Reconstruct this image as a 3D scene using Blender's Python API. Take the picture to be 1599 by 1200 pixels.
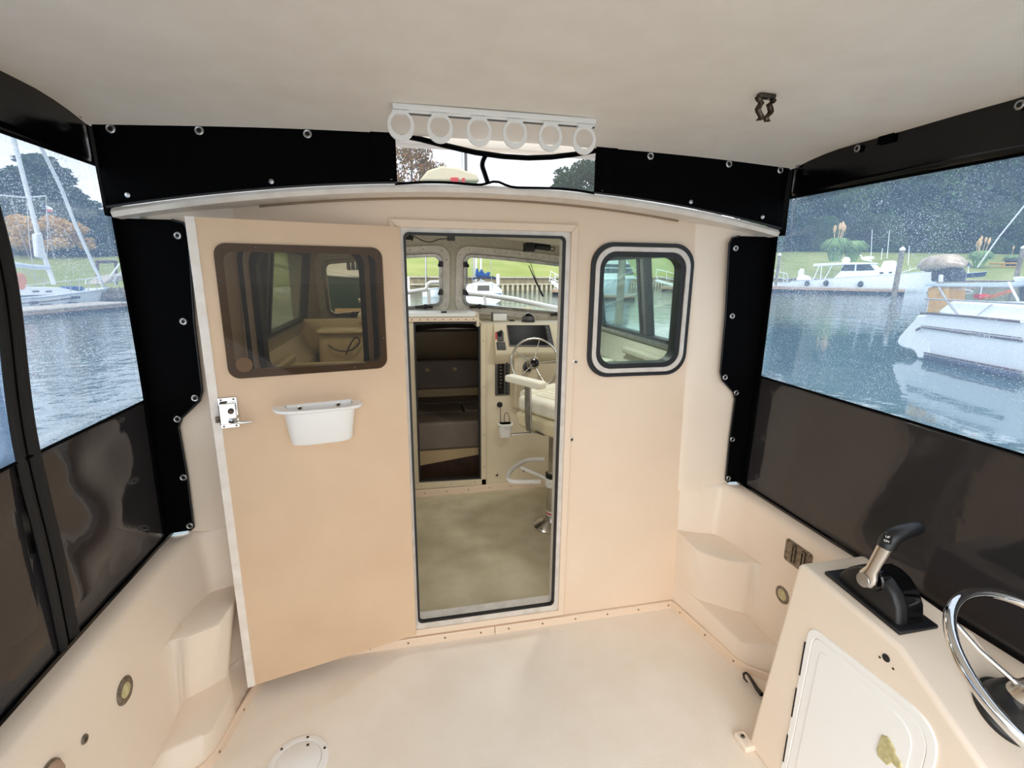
import bpy, math, random
import numpy as np
from mathutils import Vector, Matrix
from mathutils.geometry import tessellate_polygon
random.seed(4); RNG = np.random.default_rng(4)
V3 = Vector
PI = math.pi
scene = bpy.context.scene
COL = scene.collection
for o in list(bpy.data.objects): bpy.data.objects.remove(o)

# ---------------------------------------------------------------- camera
F_PX, YAW, PITCH, ROLL, EYE = 758.5, 0.214522, 0.225447, 0.009928, 1.55
_F = V3((math.sin(YAW)*math.cos(PITCH), math.cos(YAW)*math.cos(PITCH), -math.sin(PITCH)))
_r = V3((math.cos(YAW), -math.sin(YAW), 0)); _u = _r.cross(_F)
CR = _r*math.cos(ROLL) + _u*math.sin(ROLL)
CU = -_r*math.sin(ROLL) + _u*math.cos(ROLL)
CAM = V3((0, 0, EYE))
cd = bpy.data.cameras.new('camera'); co = bpy.data.objects.new('camera', cd); COL.objects.link(co)
m = Matrix((( CR.x, CU.x, -_F.x, 0), (CR.y, CU.y, -_F.y, 0), (CR.z, CU.z, -_F.z, EYE), (0, 0, 0, 1)))
co.matrix_world = m
cd.sensor_fit = 'HORIZONTAL'; cd.sensor_width = 36; cd.lens = F_PX/1599*36; cd.clip_start = .02; cd.clip_end = 2000
scene.camera = co

# ---------------------------------------------------------------- sky, light, exposure
w = bpy.data.worlds.new('sky'); scene.world = w; w.use_nodes = True
nt = w.node_tree; nt.nodes.clear()
out = nt.nodes.new('ShaderNodeOutputWorld'); bg = nt.nodes.new('ShaderNodeBackground')
tc = nt.nodes.new('ShaderNodeTexCoord'); sep = nt.nodes.new('ShaderNodeSeparateXYZ')
cr = nt.nodes.new('ShaderNodeValToRGB'); nz = nt.nodes.new('ShaderNodeTexNoise'); mx = nt.nodes.new('ShaderNodeMix')
mx.data_type = 'RGBA'
cr.color_ramp.elements[0].position = 0.0; cr.color_ramp.elements[0].color = (.86, .92, .97, 1)
cr.color_ramp.elements[1].position = .7; cr.color_ramp.elements[1].color = (.72, .82, .95, 1)
nz.inputs['Scale'].default_value = 2.2; nz.inputs['Detail'].default_value = 6
nt.links.new(tc.outputs['Generated'], sep.inputs[0]); nt.links.new(sep.outputs['Z'], cr.inputs[0])
nt.links.new(tc.outputs['Generated'], nz.inputs['Vector'])
nt.links.new(nz.outputs['Fac'], mx.inputs['Factor']); nt.links.new(cr.outputs[0], mx.inputs['A'])
mx.inputs['B'].default_value = (.97, .98, 1, 1)
nt.links.new(mx.outputs['Result'], bg.inputs['Color']); bg.inputs['Strength'].default_value = 1.5
nt.links.new(bg.outputs[0], out.inputs[0])
sun = bpy.data.lights.new('sun', 'SUN'); sun.energy = 1.35; sun.angle = math.radians(60); sun.color = (1, .97, .93)
so = bpy.data.objects.new('sun', sun); COL.objects.link(so)
so.rotation_euler = V3((.42, .80, -.50)).to_track_quat('-Z', 'Y').to_euler()
vs = scene.view_settings
vs.view_transform = 'Standard'; vs.look = 'None'; vs.gamma = 1; vs.use_curve_mapping = False; vs.exposure = 0.57
scene.display_settings.display_device = 'sRGB'
scene.cycles.use_denoising = True
scene.cycles.transparent_max_bounces = 24
scene.cycles.max_bounces = 10; scene.cycles.diffuse_bounces = 6
scene.cycles.caustics_reflective = False; scene.cycles.caustics_refractive = False

FILL_W = 2.6  # strength of the fill lamps added inside the cabin
# ---------------------------------------------------------------- pixel -> place in the boat
def ray(u, v): return CR*((u-799.5)/F_PX) - CU*((v-600)/F_PX) + _F
def on_x(u, v, x): d = ray(u, v); return CAM + d*(x/d.x)
def on_y(u, v, y): d = ray(u, v); return CAM + d*(y/d.y)
def on_z(u, v, z): d = ray(u, v); return CAM + d*((z-EYE)/d.z)

# ---------------------------------------------------------------- materials
def lin(c):
    return tuple(((x/255)/12.92 if x/255 <= .04045 else ((x/255+.055)/1.055)**2.4) for x in c) + (1,)
def node(nt, t, **k):
    n = nt.nodes.new(t)
    for a, b in k.items(): setattr(n, a, b)
    return n
def mat(name, rgb, rough=.5, metal=0, rgb2=None, nscale=6, bump=0, bscale=60, spec=.5, stretch=None, coat=0, specks=None):
    m = bpy.data.materials.new(name); m.use_nodes = True; nt = m.node_tree; b = nt.nodes['Principled BSDF']
    b.inputs['Base Color'].default_value = lin(rgb); b.inputs['Roughness'].default_value = rough
    b.inputs['Metallic'].default_value = metal; b.inputs['Specular IOR Level'].default_value = spec
    b.inputs['Coat Weight'].default_value = coat
    tc = node(nt, 'ShaderNodeTexCoord'); src = tc.outputs['Object']
    if stretch:
        mp = node(nt, 'ShaderNodeMapping'); mp.inputs['Scale'].default_value = stretch
        nt.links.new(src, mp.inputs[0]); src = mp.outputs[0]
    if rgb2:
        n = node(nt, 'ShaderNodeTexNoise'); n.inputs['Scale'].default_value = nscale; n.inputs['Detail'].default_value = 5
        r = node(nt, 'ShaderNodeValToRGB'); r.color_ramp.elements[0].position = .35; r.color_ramp.elements[1].position = .65
        r.color_ramp.elements[0].color = lin(rgb); r.color_ramp.elements[1].color = lin(rgb2)
        nt.links.new(src, n.inputs['Vector']); nt.links.new(n.outputs['Fac'], r.inputs[0]); nt.links.new(r.outputs[0], b.inputs['Base Color'])
    if specks:      # scuffs and dirt spots
        n = node(nt, 'ShaderNodeTexNoise'); n.inputs['Scale'].default_value = 22; n.inputs['Detail'].default_value = 8; n.inputs['Roughness'].default_value = .75
        q = node(nt, 'ShaderNodeValToRGB'); q.color_ramp.elements[0].position = .66; q.color_ramp.elements[1].position = .78
        mx = node(nt, 'ShaderNodeMix', data_type='RGBA'); mx.inputs['B'].default_value = lin(specks)
        nt.links.new(src, n.inputs['Vector']); nt.links.new(n.outputs['Fac'], q.inputs[0]); nt.links.new(q.outputs[0], mx.inputs['Factor'])
        nt.links.new(r.outputs[0], mx.inputs['A']); nt.links.new(mx.outputs['Result'], b.inputs['Base Color'])
    if bump:
        n = node(nt, 'ShaderNodeTexNoise'); n.inputs['Scale'].default_value = bscale; n.inputs['Detail'].default_value = 4
        bp = node(nt, 'ShaderNodeBump'); bp.inputs['Strength'].default_value = bump; bp.inputs['Distance'].default_value = .01
        nt.links.new(src, n.inputs['Vector']); nt.links.new(n.outputs['Fac'], bp.inputs['Height']); nt.links.new(bp.outputs[0], b.inputs['Normal'])
    return m
def see_through(name, tint, haze=0, haze_rgb=(225, 235, 245), gloss=.06, drops=0, rough=.02, streak=0):
    """thin clear sheet: straight transmission, a little surface reflection, optional haze and rain drops"""
    m = bpy.data.materials.new(name); m.use_nodes = True; nt = m.node_tree; nt.nodes.clear()
    o = node(nt, 'ShaderNodeOutputMaterial'); t = node(nt, 'ShaderNodeBsdfTransparent'); t.inputs[0].default_value = (*tint, 1)
    last = t.outputs[0]
    if haze or drops:
        d = node(nt, 'ShaderNodeBsdfTranslucent'); d.inputs[0].default_value = lin(haze_rgb)
        mix = node(nt, 'ShaderNodeMixShader'); nt.links.new(last, mix.inputs[1]); nt.links.new(d.outputs[0], mix.inputs[2])
        mix.inputs[0].default_value = haze
        if drops:
            tc = node(nt, 'ShaderNodeTexCoord'); fac = None
            for sc, thr in ((95, .20), (190, .25)):
                vo = node(nt, 'ShaderNodeTexVoronoi'); vo.inputs['Scale'].default_value = sc
                nt.links.new(tc.outputs['Object'], vo.inputs['Vector'])
                n2 = node(nt, 'ShaderNodeTexNoise'); n2.inputs['Scale'].default_value = 5; n2.inputs['Detail'].default_value = 3
                nt.links.new(tc.outputs['Object'], n2.inputs['Vector'])
                th = node(nt, 'ShaderNodeMath', operation='MULTIPLY'); nt.links.new(n2.outputs['Fac'], th.inputs[0]); th.inputs[1].default_value = thr*2
                sb = node(nt, 'ShaderNodeMath', operation='SUBTRACT'); nt.links.new(th.outputs[0], sb.inputs[0]); nt.links.new(vo.outputs['Distance'], sb.inputs[1])
                ml = node(nt, 'ShaderNodeMath', operation='MULTIPLY', use_clamp=True); nt.links.new(sb.outputs[0], ml.inputs[0]); ml.inputs[1].default_value = 9*drops
                if fac is None: fac = ml.outputs[0]
                else:
                    a = node(nt, 'ShaderNodeMath', operation='MAXIMUM'); nt.links.new(fac, a.inputs[0]); nt.links.new(ml.outputs[0], a.inputs[1]); fac = a.outputs[0]
            k = node(nt, 'ShaderNodeMath', operation='MULTIPLY'); nt.links.new(fac, k.inputs[0]); k.inputs[1].default_value = drops
            d2 = node(nt, 'ShaderNodeBsdfTranslucent'); d2.inputs[0].default_value = lin((236, 243, 252))
            mix2 = node(nt, 'ShaderNodeMixShader'); nt.links.new(k.outputs[0], mix2.inputs[0]); nt.links.new(mix.outputs[0], mix2.inputs[1]); nt.links.new(d2.outputs[0], mix2.inputs[2]); mix = mix2
        last = mix.outputs[0]
    if gloss:
        g = node(nt, 'ShaderNodeBsdfGlossy'); g.inputs['Roughness'].default_value = rough
        fr = node(nt, 'ShaderNodeLayerWeight'); fr.inputs['Blend'].default_value = .25
        k = node(nt, 'ShaderNodeMath', operation='MULTIPLY_ADD'); k.inputs[1].default_value = .35; k.inputs[2].default_value = gloss
        nt.links.new(fr.outputs['Fresnel'], k.inputs[0])
        mul = node(nt, 'ShaderNodeMath', operation='MINIMUM'); nt.links.new(k.outputs[0], mul.inputs[0]); mul.inputs[1].default_value = .5
        mix = node(nt, 'ShaderNodeMixShader'); nt.links.new(mul.outputs[0], mix.inputs[0]); nt.links.new(last, mix.inputs[1]); nt.links.new(g.outputs[0], mix.inputs[2])
        last = mix.outputs[0]
    nt.links.new(last, o.inputs[0]); return m

M = {}
M['bulk'] = mat('bulkhead_gelcoat', (236, 214, 190), .42, rgb2=(232, 209, 184), nscale=3, bump=.04, bscale=180)
M['door'] = mat('door_paint', (221, 192, 160), .42, rgb2=(215, 185, 153), nscale=4, bump=.04, bscale=150)
M['side'] = mat('side_gelcoat', (240, 225, 207), .35, rgb2=(236, 220, 201), nscale=3, bump=.03, bscale=160)
M['sole'] = mat('cockpit_sole', (244, 235, 222), .5, rgb2=(239, 228, 213), nscale=5, bump=.12, bscale=240, specks=(172, 150, 126))
M['roof'] = mat('hardtop_paint', (240, 233, 223), .55, rgb2=(235, 227, 216), nscale=9, bump=.12, bscale=260)
M['trim'] = mat('vinyl_trim', (234, 212, 188), .4)
M['white'] = mat('white_plastic', (244, 243, 240), .35)
M['whitetrim'] = mat('white_edge', (240, 233, 224), .4, rgb2=(230, 220, 208), nscale=20)
M['alu'] = mat('aluminium', (190, 190, 190), .35, 1, rgb2=(165, 165, 165), nscale=30)
M['aluframe'] = mat('painted_aluminium_frame', (222, 215, 206), .4, .1, rgb2=(208, 200, 190), nscale=25)
M['chrome'] = mat('chrome', (225, 225, 225), .06, 1)
M['steel'] = mat('stainless_steel', (200, 196, 190), .22, 1)
M['dullsteel'] = mat('worn_steel', (150, 140, 125), .45, .9, rgb2=(110, 102, 92), nscale=80)
M['darksteel'] = mat('tarnished_steel', (96, 86, 74), .35, .9, rgb2=(60, 52, 44), nscale=60)
M['rubber'] = mat('black_rubber', (14, 14, 16), .5)
M['canvas'] = mat('black_canvas', (2, 2, 3), .8, bump=.1, bscale=300, spec=.06)
M['blackvinyl'] = mat('black_vinyl', (6, 6, 8), .16, bump=.06, bscale=14, spec=.4)
M['darkpanel'] = mat('dark_vinyl_panel', (50, 48, 49), .07, rgb2=(45, 43, 44), nscale=3, bump=.22, bscale=5, spec=.5)
M['zip'] = mat('zip_tape', (16, 14, 13), .75, bump=.6, bscale=40, stretch=(1, 8, .6))
M['hole'] = mat('screw_recess', (30, 26, 22), .5, .5)
M['screw'] = mat('screw_head', (140, 120, 100), .4, .8)
M['blackplastic'] = mat('black_plastic', (17, 17, 18), .4)
M['glossblack'] = mat('gloss_black', (6, 6, 8), .08)
M['sealant'] = mat('brown_sealant', (150, 124, 96), .6)
M['sticker'] = mat('brown_sticker', (104, 76, 46), .6)
M['screen'] = mat('display_glass', (4, 4, 6), .3, spec=.08)
M['grayplastic'] = mat('grey_panel', (78, 76, 74), .45)
M['acrylic'] = see_through('smoked_acrylic', (.53, .465, .365), gloss=.010)
M['glass'] = see_through('window_glass', (.97, .985, .975), gloss=.01)
M['tintglass'] = see_through('green_glass', (.84, .94, .90), haze=.01, gloss=.015)
M['slideglass'] = see_through('sliding_sash_glass', (.80, .88, .87), haze=.02, gloss=.02)
M['vinyl'] = see_through('clear_vinyl_with_rain', (.95, .97, .99), haze=.15, haze_rgb=(182, 208, 240), gloss=.006, drops=.62)
M['vinyl2'] = see_through('clear_vinyl', (.80, .84, .90), haze=.12, haze_rgb=(200, 218, 240), gloss=.02, drops=.3)
M['mesh'] = see_through('screen_mesh', (.64, .64, .67), haze=.10, gloss=0)
M['cabin'] = mat('cabin_gelcoat', (224, 211, 184), .4, rgb2=(218, 204, 176), nscale=4)
M['cabinwall'] = mat('cabin_liner', (202, 195, 180), .8, rgb2=(190, 182, 166), nscale=60, bump=.3, bscale=200)
M['cabinfloor'] = mat('cabin_sole', (214, 205, 180), .5, rgb2=(198, 188, 160), nscale=7, bump=.12, bscale=200, specks=(140, 128, 100))
M['cabinroof'] = mat('cabin_headliner', (214, 208, 192), .6)
M['cushion'] = mat('berth_vinyl', (128, 114, 100), .6, rgb2=(118, 104, 92), nscale=5)
M['berthwood'] = mat('berth_front', (196, 170, 128), .5)
M['darkwood'] = mat('dark_wood', (70, 42, 26), .5, rgb2=(50, 28, 16), nscale=12)
M['seat'] = mat('white_seat_vinyl', (238, 234, 216), .45)
M['seatback'] = mat('cream_seat_side', (226, 214, 178), .45)
M['greenhull'] = mat('green_topsides', (28, 62, 48), .3)
M['bluecloth'] = mat('blue_canvas', (30, 78, 140), .8)
M['navy'] = mat('navy_canvas', (28, 48, 84), .8)
M['boat'] = mat('white_topsides', (236, 240, 244), .35)
M['boatgrey'] = mat('pale_blue_topsides', (206, 218, 232), .35)
M['winddark'] = mat('dark_boat_glass', (20, 30, 48), .15)
M['brown'] = mat('brown_stripe', (92, 64, 62), .5)
M['bootnavy'] = mat('navy_bottom_paint', (24, 36, 66), .5)
M['orange'] = mat('orange_canvas', (226, 132, 72), .8, rgb2=(206, 118, 66), nscale=10)
M['tan'] = mat('tan_canvas', (196, 180, 158), .85, rgb2=(168, 150, 130), nscale=8, bump=.6, bscale=10)
M['ochre'] = mat('ochre_canvas', (214, 168, 88), .85, rgb2=(186, 140, 70), nscale=8, bump=.6, bscale=10)
M['red'] = mat('red_plastic', (206, 40, 48), .5)
M['plank'] = mat('dock_timber', (206, 196, 184), .8, rgb2=(178, 166, 152), nscale=4, stretch=(1, 1, 4))
M['dockside'] = mat('dock_fascia', (190, 160, 138), .8, rgb2=(164, 134, 112), nscale=4)
M['dockfloat'] = mat('dock_float', (22, 28, 44), .7)
M['pile'] = mat('weathered_pile', (150, 142, 128), .85, rgb2=(112, 104, 92), nscale=5, stretch=(1, 1, .3))
M['seawall'] = mat('seawall_timber', (158, 146, 122), .85, rgb2=(120, 110, 90), nscale=3, stretch=(2, 2, .4))
M['seapile'] = mat('seawall_pile', (204, 196, 172), .85, rgb2=(176, 166, 142), nscale=4)
M['rock'] = mat('grey_rock', (140, 130, 118), .9, rgb2=(92, 84, 78), nscale=5, bump=.6, bscale=6)
M['bark'] = mat('bark', (74, 62, 50), .9)

M['fill_glow'] = mat('fill_diffuser', (255, 250, 232), .5); _b = M['fill_glow'].node_tree.nodes['Principled BSDF']; _b.inputs['Emission Color'].default_value = (1, .95, .82, 1); _b.inputs['Emission Strength'].default_value = 4  # glowing face of the added cabin fill lamps
def lawn_mat():
    m = mat('lawn_grass', (130, 143, 68), .9, rgb2=(150, 155, 90), nscale=.35, bump=.8, bscale=14); return m
M['lawn'] = lawn_mat()
def leaf_mat(name, a, b, c):
    m = bpy.data.materials.new(name); m.use_nodes = True; nt = m.node_tree; bs = nt.nodes['Principled BSDF']
    bs.inputs['Roughness'].default_value = .8; bs.inputs['Specular IOR Level'].default_value = .2
    g = node(nt, 'ShaderNodeNewGeometry'); r = node(nt, 'ShaderNodeValToRGB'); e = r.color_ramp.elements
    e[0].color = lin(a); e[1].color = lin(b); x = e.new(.75); x.color = lin(c); e[1].position = .45
    e[2].position = 1.0
    nt.links.new(g.outputs['Random Per Island'], r.inputs[0]); nt.links.new(r.outputs[0], bs.inputs['Base Color']); return m
M['leaf_dark'] = leaf_mat('dark_leaves', (28, 48, 36), (44, 68, 50), (68, 94, 66))
M['leaf_mid'] = leaf_mat('green_leaves', (38, 64, 40), (58, 88, 52), (88, 116, 70))
M['leaf_gold'] = leaf_mat('autumn_leaves', (226, 172, 92), (246, 204, 126), (204, 176, 104))
M['leaf_rust'] = leaf_mat('rust_leaves', (120, 84, 50), (74, 92, 52), (150, 100, 60))
M['leaf_reed'] = leaf_mat('reed_leaves', (84, 128, 76), (116, 156, 94), (150, 176, 114))
M['plume'] = leaf_mat('pampas_plumes', (214, 184, 140), (226, 200, 160), (204, 170, 126))
def water_mat():
    m = bpy.data.materials.new('harbour_water'); m.use_nodes = True; nt = m.node_tree; b = nt.nodes['Principled BSDF']
    b.inputs['Base Color'].default_value = lin((64, 96, 100)); b.inputs['Roughness'].default_value = .04
    b.inputs['Specular IOR Level'].default_value = .9; b.inputs['IOR'].default_value = 1.7
    tc = node(nt, 'ShaderNodeTexCoord')
    hs = None
    for sc, st in ((.9, .5), (3.2, .35)):
        n = node(nt, 'ShaderNodeTexNoise'); n.inputs['Scale'].default_value = sc; n.inputs['Detail'].default_value = 3
        nt.links.new(tc.outputs['Object'], n.inputs['Vector'])
        k = node(nt, 'ShaderNodeMath', operation='MULTIPLY'); nt.links.new(n.outputs['Fac'], k.inputs[0]); k.inputs[1].default_value = st
        if hs is None: hs = k.outputs[0]
        else:
            a = node(nt, 'ShaderNodeMath', operation='ADD'); nt.links.new(hs, a.inputs[0]); nt.links.new(k.outputs[0], a.inputs[1]); hs = a.outputs[0]
    bp = node(nt, 'ShaderNodeBump'); bp.inputs['Strength'].default_value = .5; bp.inputs['Distance'].default_value = .14
    # calmer in the lee of the hulls close on the right, rippled elsewhere
    sp = node(nt, 'ShaderNodeSeparateXYZ'); nt.links.new(tc.outputs['Object'], sp.inputs[0])
    ln = node(nt, 'ShaderNodeVectorMath', operation='LENGTH'); nt.links.new(tc.outputs['Object'], ln.inputs[0])
    a1 = node(nt, 'ShaderNodeMapRange'); a1.inputs['From Min'].default_value = -1; a1.inputs['From Max'].default_value = 3; nt.links.new(sp.outputs['X'], a1.inputs['Value'])
    a2 = node(nt, 'ShaderNodeMapRange'); a2.inputs['From Min'].default_value = 26; a2.inputs['From Max'].default_value = 16; nt.links.new(ln.outputs['Value'], a2.inputs['Value'])
    pr = node(nt, 'ShaderNodeMath', operation='MULTIPLY'); nt.links.new(a1.outputs[0], pr.inputs[0]); nt.links.new(a2.outputs[0], pr.inputs[1])
    st = node(nt, 'ShaderNodeMapRange'); st.inputs['To Min'].default_value = .5; st.inputs['To Max'].default_value = .07; nt.links.new(pr.outputs[0], st.inputs['Value']); nt.links.new(st.outputs[0], bp.inputs['Strength'])
    nt.links.new(hs, bp.inputs['Height']); nt.links.new(bp.outputs[0], b.inputs['Normal']); return m
M['water'] = water_mat()

# ---------------------------------------------------------------- mesh building
class MB:
    def __init__(s): s.v = []; s.f = []; s.mi = []; s.cur = 0
    def _add(s, vs, fs):
        b = len(s.v); s.v += [tuple(x) for x in vs]
        for f in fs: s.f.append(tuple(b+i for i in f)); s.mi.append(s.cur)
    def box(s, c, d, R=None):
        c = V3(c); hx, hy, hz = d[0]/2, d[1]/2, d[2]/2
        vs = [V3((x, y, z)) for x in (-hx, hx) for y in (-hy, hy) for z in (-hz, hz)]
        if R: vs = [R @ v for v in vs]
        s._add([c+v for v in vs], [(0, 1, 3, 2), (4, 6, 7, 5), (0, 4, 5, 1), (2, 3, 7, 6), (0, 2, 6, 4), (1, 5, 7, 3)]); return s
    def bbox(s, x0, y0, z0, x1, y1, z1): return s.box(((x0+x1)/2, (y0+y1)/2, (z0+z1)/2), (abs(x1-x0), abs(y1-y0), abs(z1-z0)))
    def frame(s, c, ax, ay, az, d):   # box along three given axes
        c, ax, ay, az = V3(c), V3(ax).normalized(), V3(ay).normalized(), V3(az).normalized()
        R = Matrix((ax, ay, az)).transposed(); return s.box(c, d, R)
    def bar(s, p, q, w_, h_, up=(0, 0, 1)):
        p, q = V3(p), V3(q); d = q-p; x = d.normalized(); y = V3(up).cross(x)
        if y.length < 1e-4: y = V3((1, 0, 0)).cross(x)
        y.normalize(); z = x.cross(y); return s.frame((p+q)/2, x, y, z, (d.length, w_, h_))
    def ring_frames(s, path, closed):
        P = [V3(p) for p in path]; n = len(P); T = []
        for i in range(n):
            a = P[(i-1) % n] if (closed or i > 0) else P[i]; b = P[(i+1) % n] if (closed or i < n-1) else P[i]
            T.append((b-a).normalized())
        N = T[0].orthogonal().normalized(); out = []
        for i in range(n):
            N = (N - T[i]*N.dot(T[i])).normalized(); out.append((P[i], N.copy(), T[i].cross(N)))
        return out
    def tube(s, path, r, n=8, closed=False, cap=True):
        fr = s.ring_frames(path, closed); rs = r if isinstance(r, (list, tuple)) else [r]*len(fr); vs = []; fs = []
        for (p, a, b), rr in zip(fr, rs):
            for k in range(n): t = 2*PI*k/n; vs.append(p + a*(math.cos(t)*rr) + b*(math.sin(t)*rr))
        m_ = len(fr)
        for i in range(m_ if closed else m_-1):
            j = (i+1) % m_
            off = 0
            if closed and j == 0:   # match the twist of the frame at the seam
                best = min(range(n), key=lambda o_: (vs[o_]-vs[i*n]).length); off = best
            for k in range(n): fs.append((i*n+k, i*n+(k+1) % n, j*n+(k+1+off) % n, j*n+(k+off) % n))
        if cap and not closed: fs += [tuple(range(n-1, -1, -1)), tuple((m_-1)*n+k for k in range(n))]
        s._add(vs, fs); return s
    def stube(s, path, r, n=8, closed=False):
        P = [V3(p) for p in path]
        for _ in range(2): P = [P[0]]+sum([[a.lerp(b, .25), a.lerp(b, .75)] for a, b in zip(P, P[1:])], [])+[P[-1]]
        return s.tube(P, r, n, closed)
    def cyl(s, p, q, r0, r1=None, n=16): return s.tube([p, q], [r0, r0 if r1 is None else r1], n)
    def lathe(s, prof, c, ax=(0, 0, 1), n=24):   # prof: (radius, height along ax)
        c, z = V3(c), V3(ax).normalized(); x = z.orthogonal().normalized(); y = z.cross(x); vs = []; fs = []
        for r, h in prof:
            for k in range(n): t = 2*PI*k/n; vs.append(c + z*h + x*(math.cos(t)*r) + y*(math.sin(t)*r))
        for i in range(len(prof)-1):
            for k in range(n): fs.append((i*n+k, i*n+(k+1) % n, (i+1)*n+(k+1) % n, (i+1)*n+k))
        fs += [tuple(range(n-1, -1, -1)), tuple((len(prof)-1)*n+k for k in range(n))]
        s._add(vs, fs); return s
    def ball(s, c, r, nu=14, nv=8):
        c = V3(c); r = r if isinstance(r, (tuple, list)) else (r, r, r); vs = []; fs = []
        for j in range(nv+1):
            a = -PI/2 + PI*j/nv
            for k in range(nu):
                t = 2*PI*k/nu; ca = max(math.cos(a), .02)
                vs.append(c + V3((r[0]*ca*math.cos(t), r[1]*ca*math.sin(t), r[2]*math.sin(a))))
        for j in range(nv):
            for k in range(nu): fs.append((j*nu+k, j*nu+(k+1) % nu, (j+1)*nu+(k+1) % nu, (j+1)*nu+k))
        fs += [tuple(range(nu-1, -1, -1)), tuple(nv*nu+k for k in range(nu))]
        s._add(vs, fs); return s
    def plate(s, outer, holes, fn, t0, t1):
        """flat plate with holes; fn(a, b, t) gives the place of plate point (a, b) at depth t"""
        if not holes:
            n = len(outer); s._add([fn(a, b, t0) for a, b in outer]+[fn(a, b, t1) for a, b in outer], [tuple(range(n)), tuple(range(2*n-1, n-1, -1))]+[(i, (i+1) % n, n+(i+1) % n, n+i) for i in range(n)]); return s
        loops = [list(outer)] + [list(h) for h in holes]
        flat = [p for l in loops for p in l]
        tri = tessellate_polygon([[V3((p[0], p[1], 0)) for p in l] for l in loops]); n = len(flat)
        vs = [fn(p[0], p[1], t0) for p in flat] + [fn(p[0], p[1], t1) for p in flat]; fs = []
        def area(t): (a, b), (c, d), (e, f) = [flat[i][:2] for i in t]; return (c-a)*(f-b)-(e-a)*(d-b)
        for t in tri:
            if abs(area(t)) < 1e-12: continue
            t = t if area(t) > 0 else (t[0], t[2], t[1]); fs += [tuple(t), tuple(n+i for i in reversed(t))]
        b = 0
        for l in loops:
            k = len(l)
            for i in range(k): fs.append((b+i, b+(i+1) % k, n+b+(i+1) % k, n+b+i))
            b += k
        s._add(vs, fs); return s
    def ringplate(s, outer, inner, fn, t0, t1): # same point count in both loops
        n = len(outer); vs = []
        for t in (t0, t1):
            vs += [fn(a, b, t) for a, b in outer] + [fn(a, b, t) for a, b in inner]
        fs = []
        for i in range(n):
            j = (i+1) % n
            fs += [(i, j, n+j, n+i), (2*n+i, 3*n+i, 3*n+j, 2*n+j), (i, 2*n+i, 2*n+j, j), (n+i, n+j, 3*n+j, 3*n+i)]
        s._add(vs, fs); return s
    def grid(s, fn, nu, nv, thick=None):
        vs = [fn(i/nu, j/nv) for j in range(nv+1) for i in range(nu+1)]; w_ = nu+1
        fs = [(j*w_+i, j*w_+i+1, (j+1)*w_+i+1, (j+1)*w_+i) for j in range(nv) for i in range(nu)]
        s._add(vs, fs); return s
    def loft(s, rings, closed=False, cap=False):
        n = len(rings[0]); vs = [p for r in rings for p in r]; fs = []
        for i in range(len(rings)-1):
            for k in range(n if closed else n-1): fs.append((i*n+k, i*n+(k+1) % n, (i+1)*n+(k+1) % n, (i+1)*n+k))
        if cap: fs += [tuple(range(n-1, -1, -1)), tuple((len(rings)-1)*n+k for k in range(n))]
        s._add(vs, fs); return s
    def mesh(s, name, mats, smooth=35):
        me = bpy.data.meshes.new(name); me.from_pydata(s.v, [], s.f); me.validate()
        for x in (mats if isinstance(mats, (list, tuple)) else [mats]): me.materials.append(M[x])
        if len(s.mi) == len(me.polygons): me.polygons.foreach_set('material_index', s.mi)
        import bmesh
        bm = bmesh.new(); bm.from_mesh(me); bmesh.ops.recalc_face_normals(bm, faces=bm.faces); bm.to_mesh(me); bm.free()
        if smooth:
            me.polygons.foreach_set('use_smooth', [True]*len(me.polygons)); me.set_sharp_from_angle(angle=math.radians(smooth))
        me.update(); return me

ORIG = {}
def obj(name, mb, mats, parent=None, smooth=35, bevel=0, seg=2, label=None, kind=None):
    me = mb.mesh(name, mats, smooth) if isinstance(mb, MB) else mb
    o = bpy.data.objects.new(name, me); COL.objects.link(o)
    if parent is not None:
        o.parent = parent; o.location = -ORIG.get(parent.name, V3((0, 0, 0)))
    if bevel:
        b = o.modifiers.new('bevel', 'BEVEL'); b.width = bevel; b.segments = seg; b.limit_method = 'ANGLE'; b.angle_limit = math.radians(40)
    if label: o['label'] = label
    if kind: o['kind'] = kind
    return o
def struct(name, mb, mats, label=None, **k):
    o = obj(name, mb, mats, None, **k); o['kind'] = 'structure'
    if label: o['label'] = label
    return o
def tag(o, label, cat, group=None):
    o['label'] = label; o['category'] = cat
    if group: o['group'] = group
    return o
def thing(name, label, cat, loc=(0, 0, 0), group=None):
    o = bpy.data.objects.new(name, None); o.empty_display_size = .05; COL.objects.link(o); o.location = loc
    ORIG[o.name] = V3(loc); return tag(o, label, cat, group)
def dup(root, loc, label=None, cat=None, rotz=0, scale=1):
    r = root.copy(); COL.objects.link(r); r.location = loc; r.rotation_euler = (0, 0, rotz); r.scale = (scale,)*3 if not isinstance(scale, tuple) else scale
    if label: r['label'] = label
    for ch in list(root.children):
        c = ch.copy(); COL.objects.link(c); c.parent = r
        for g in ch.children: d = g.copy(); COL.objects.link(d); d.parent = c
    return r
def rr(x0, y0, x1, y1, r, n=6):
    rs = r if isinstance(r, (list, tuple)) else [r]*4; p = []
    for (cx, cy, a0), q in zip(((x1, y1, 0), (x0, y1, 90), (x0, y0, 180), (x1, y0, 270)), rs):
        sx = -1 if cx == x1 else 1; sy = -1 if cy == y1 else 1
        for k in range(n+1):
            a = math.radians(a0+90*k/n); p.append((cx+sx*q+q*math.cos(a), cy+sy*q+q*math.sin(a)))
    return p
_fast = {}
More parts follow.
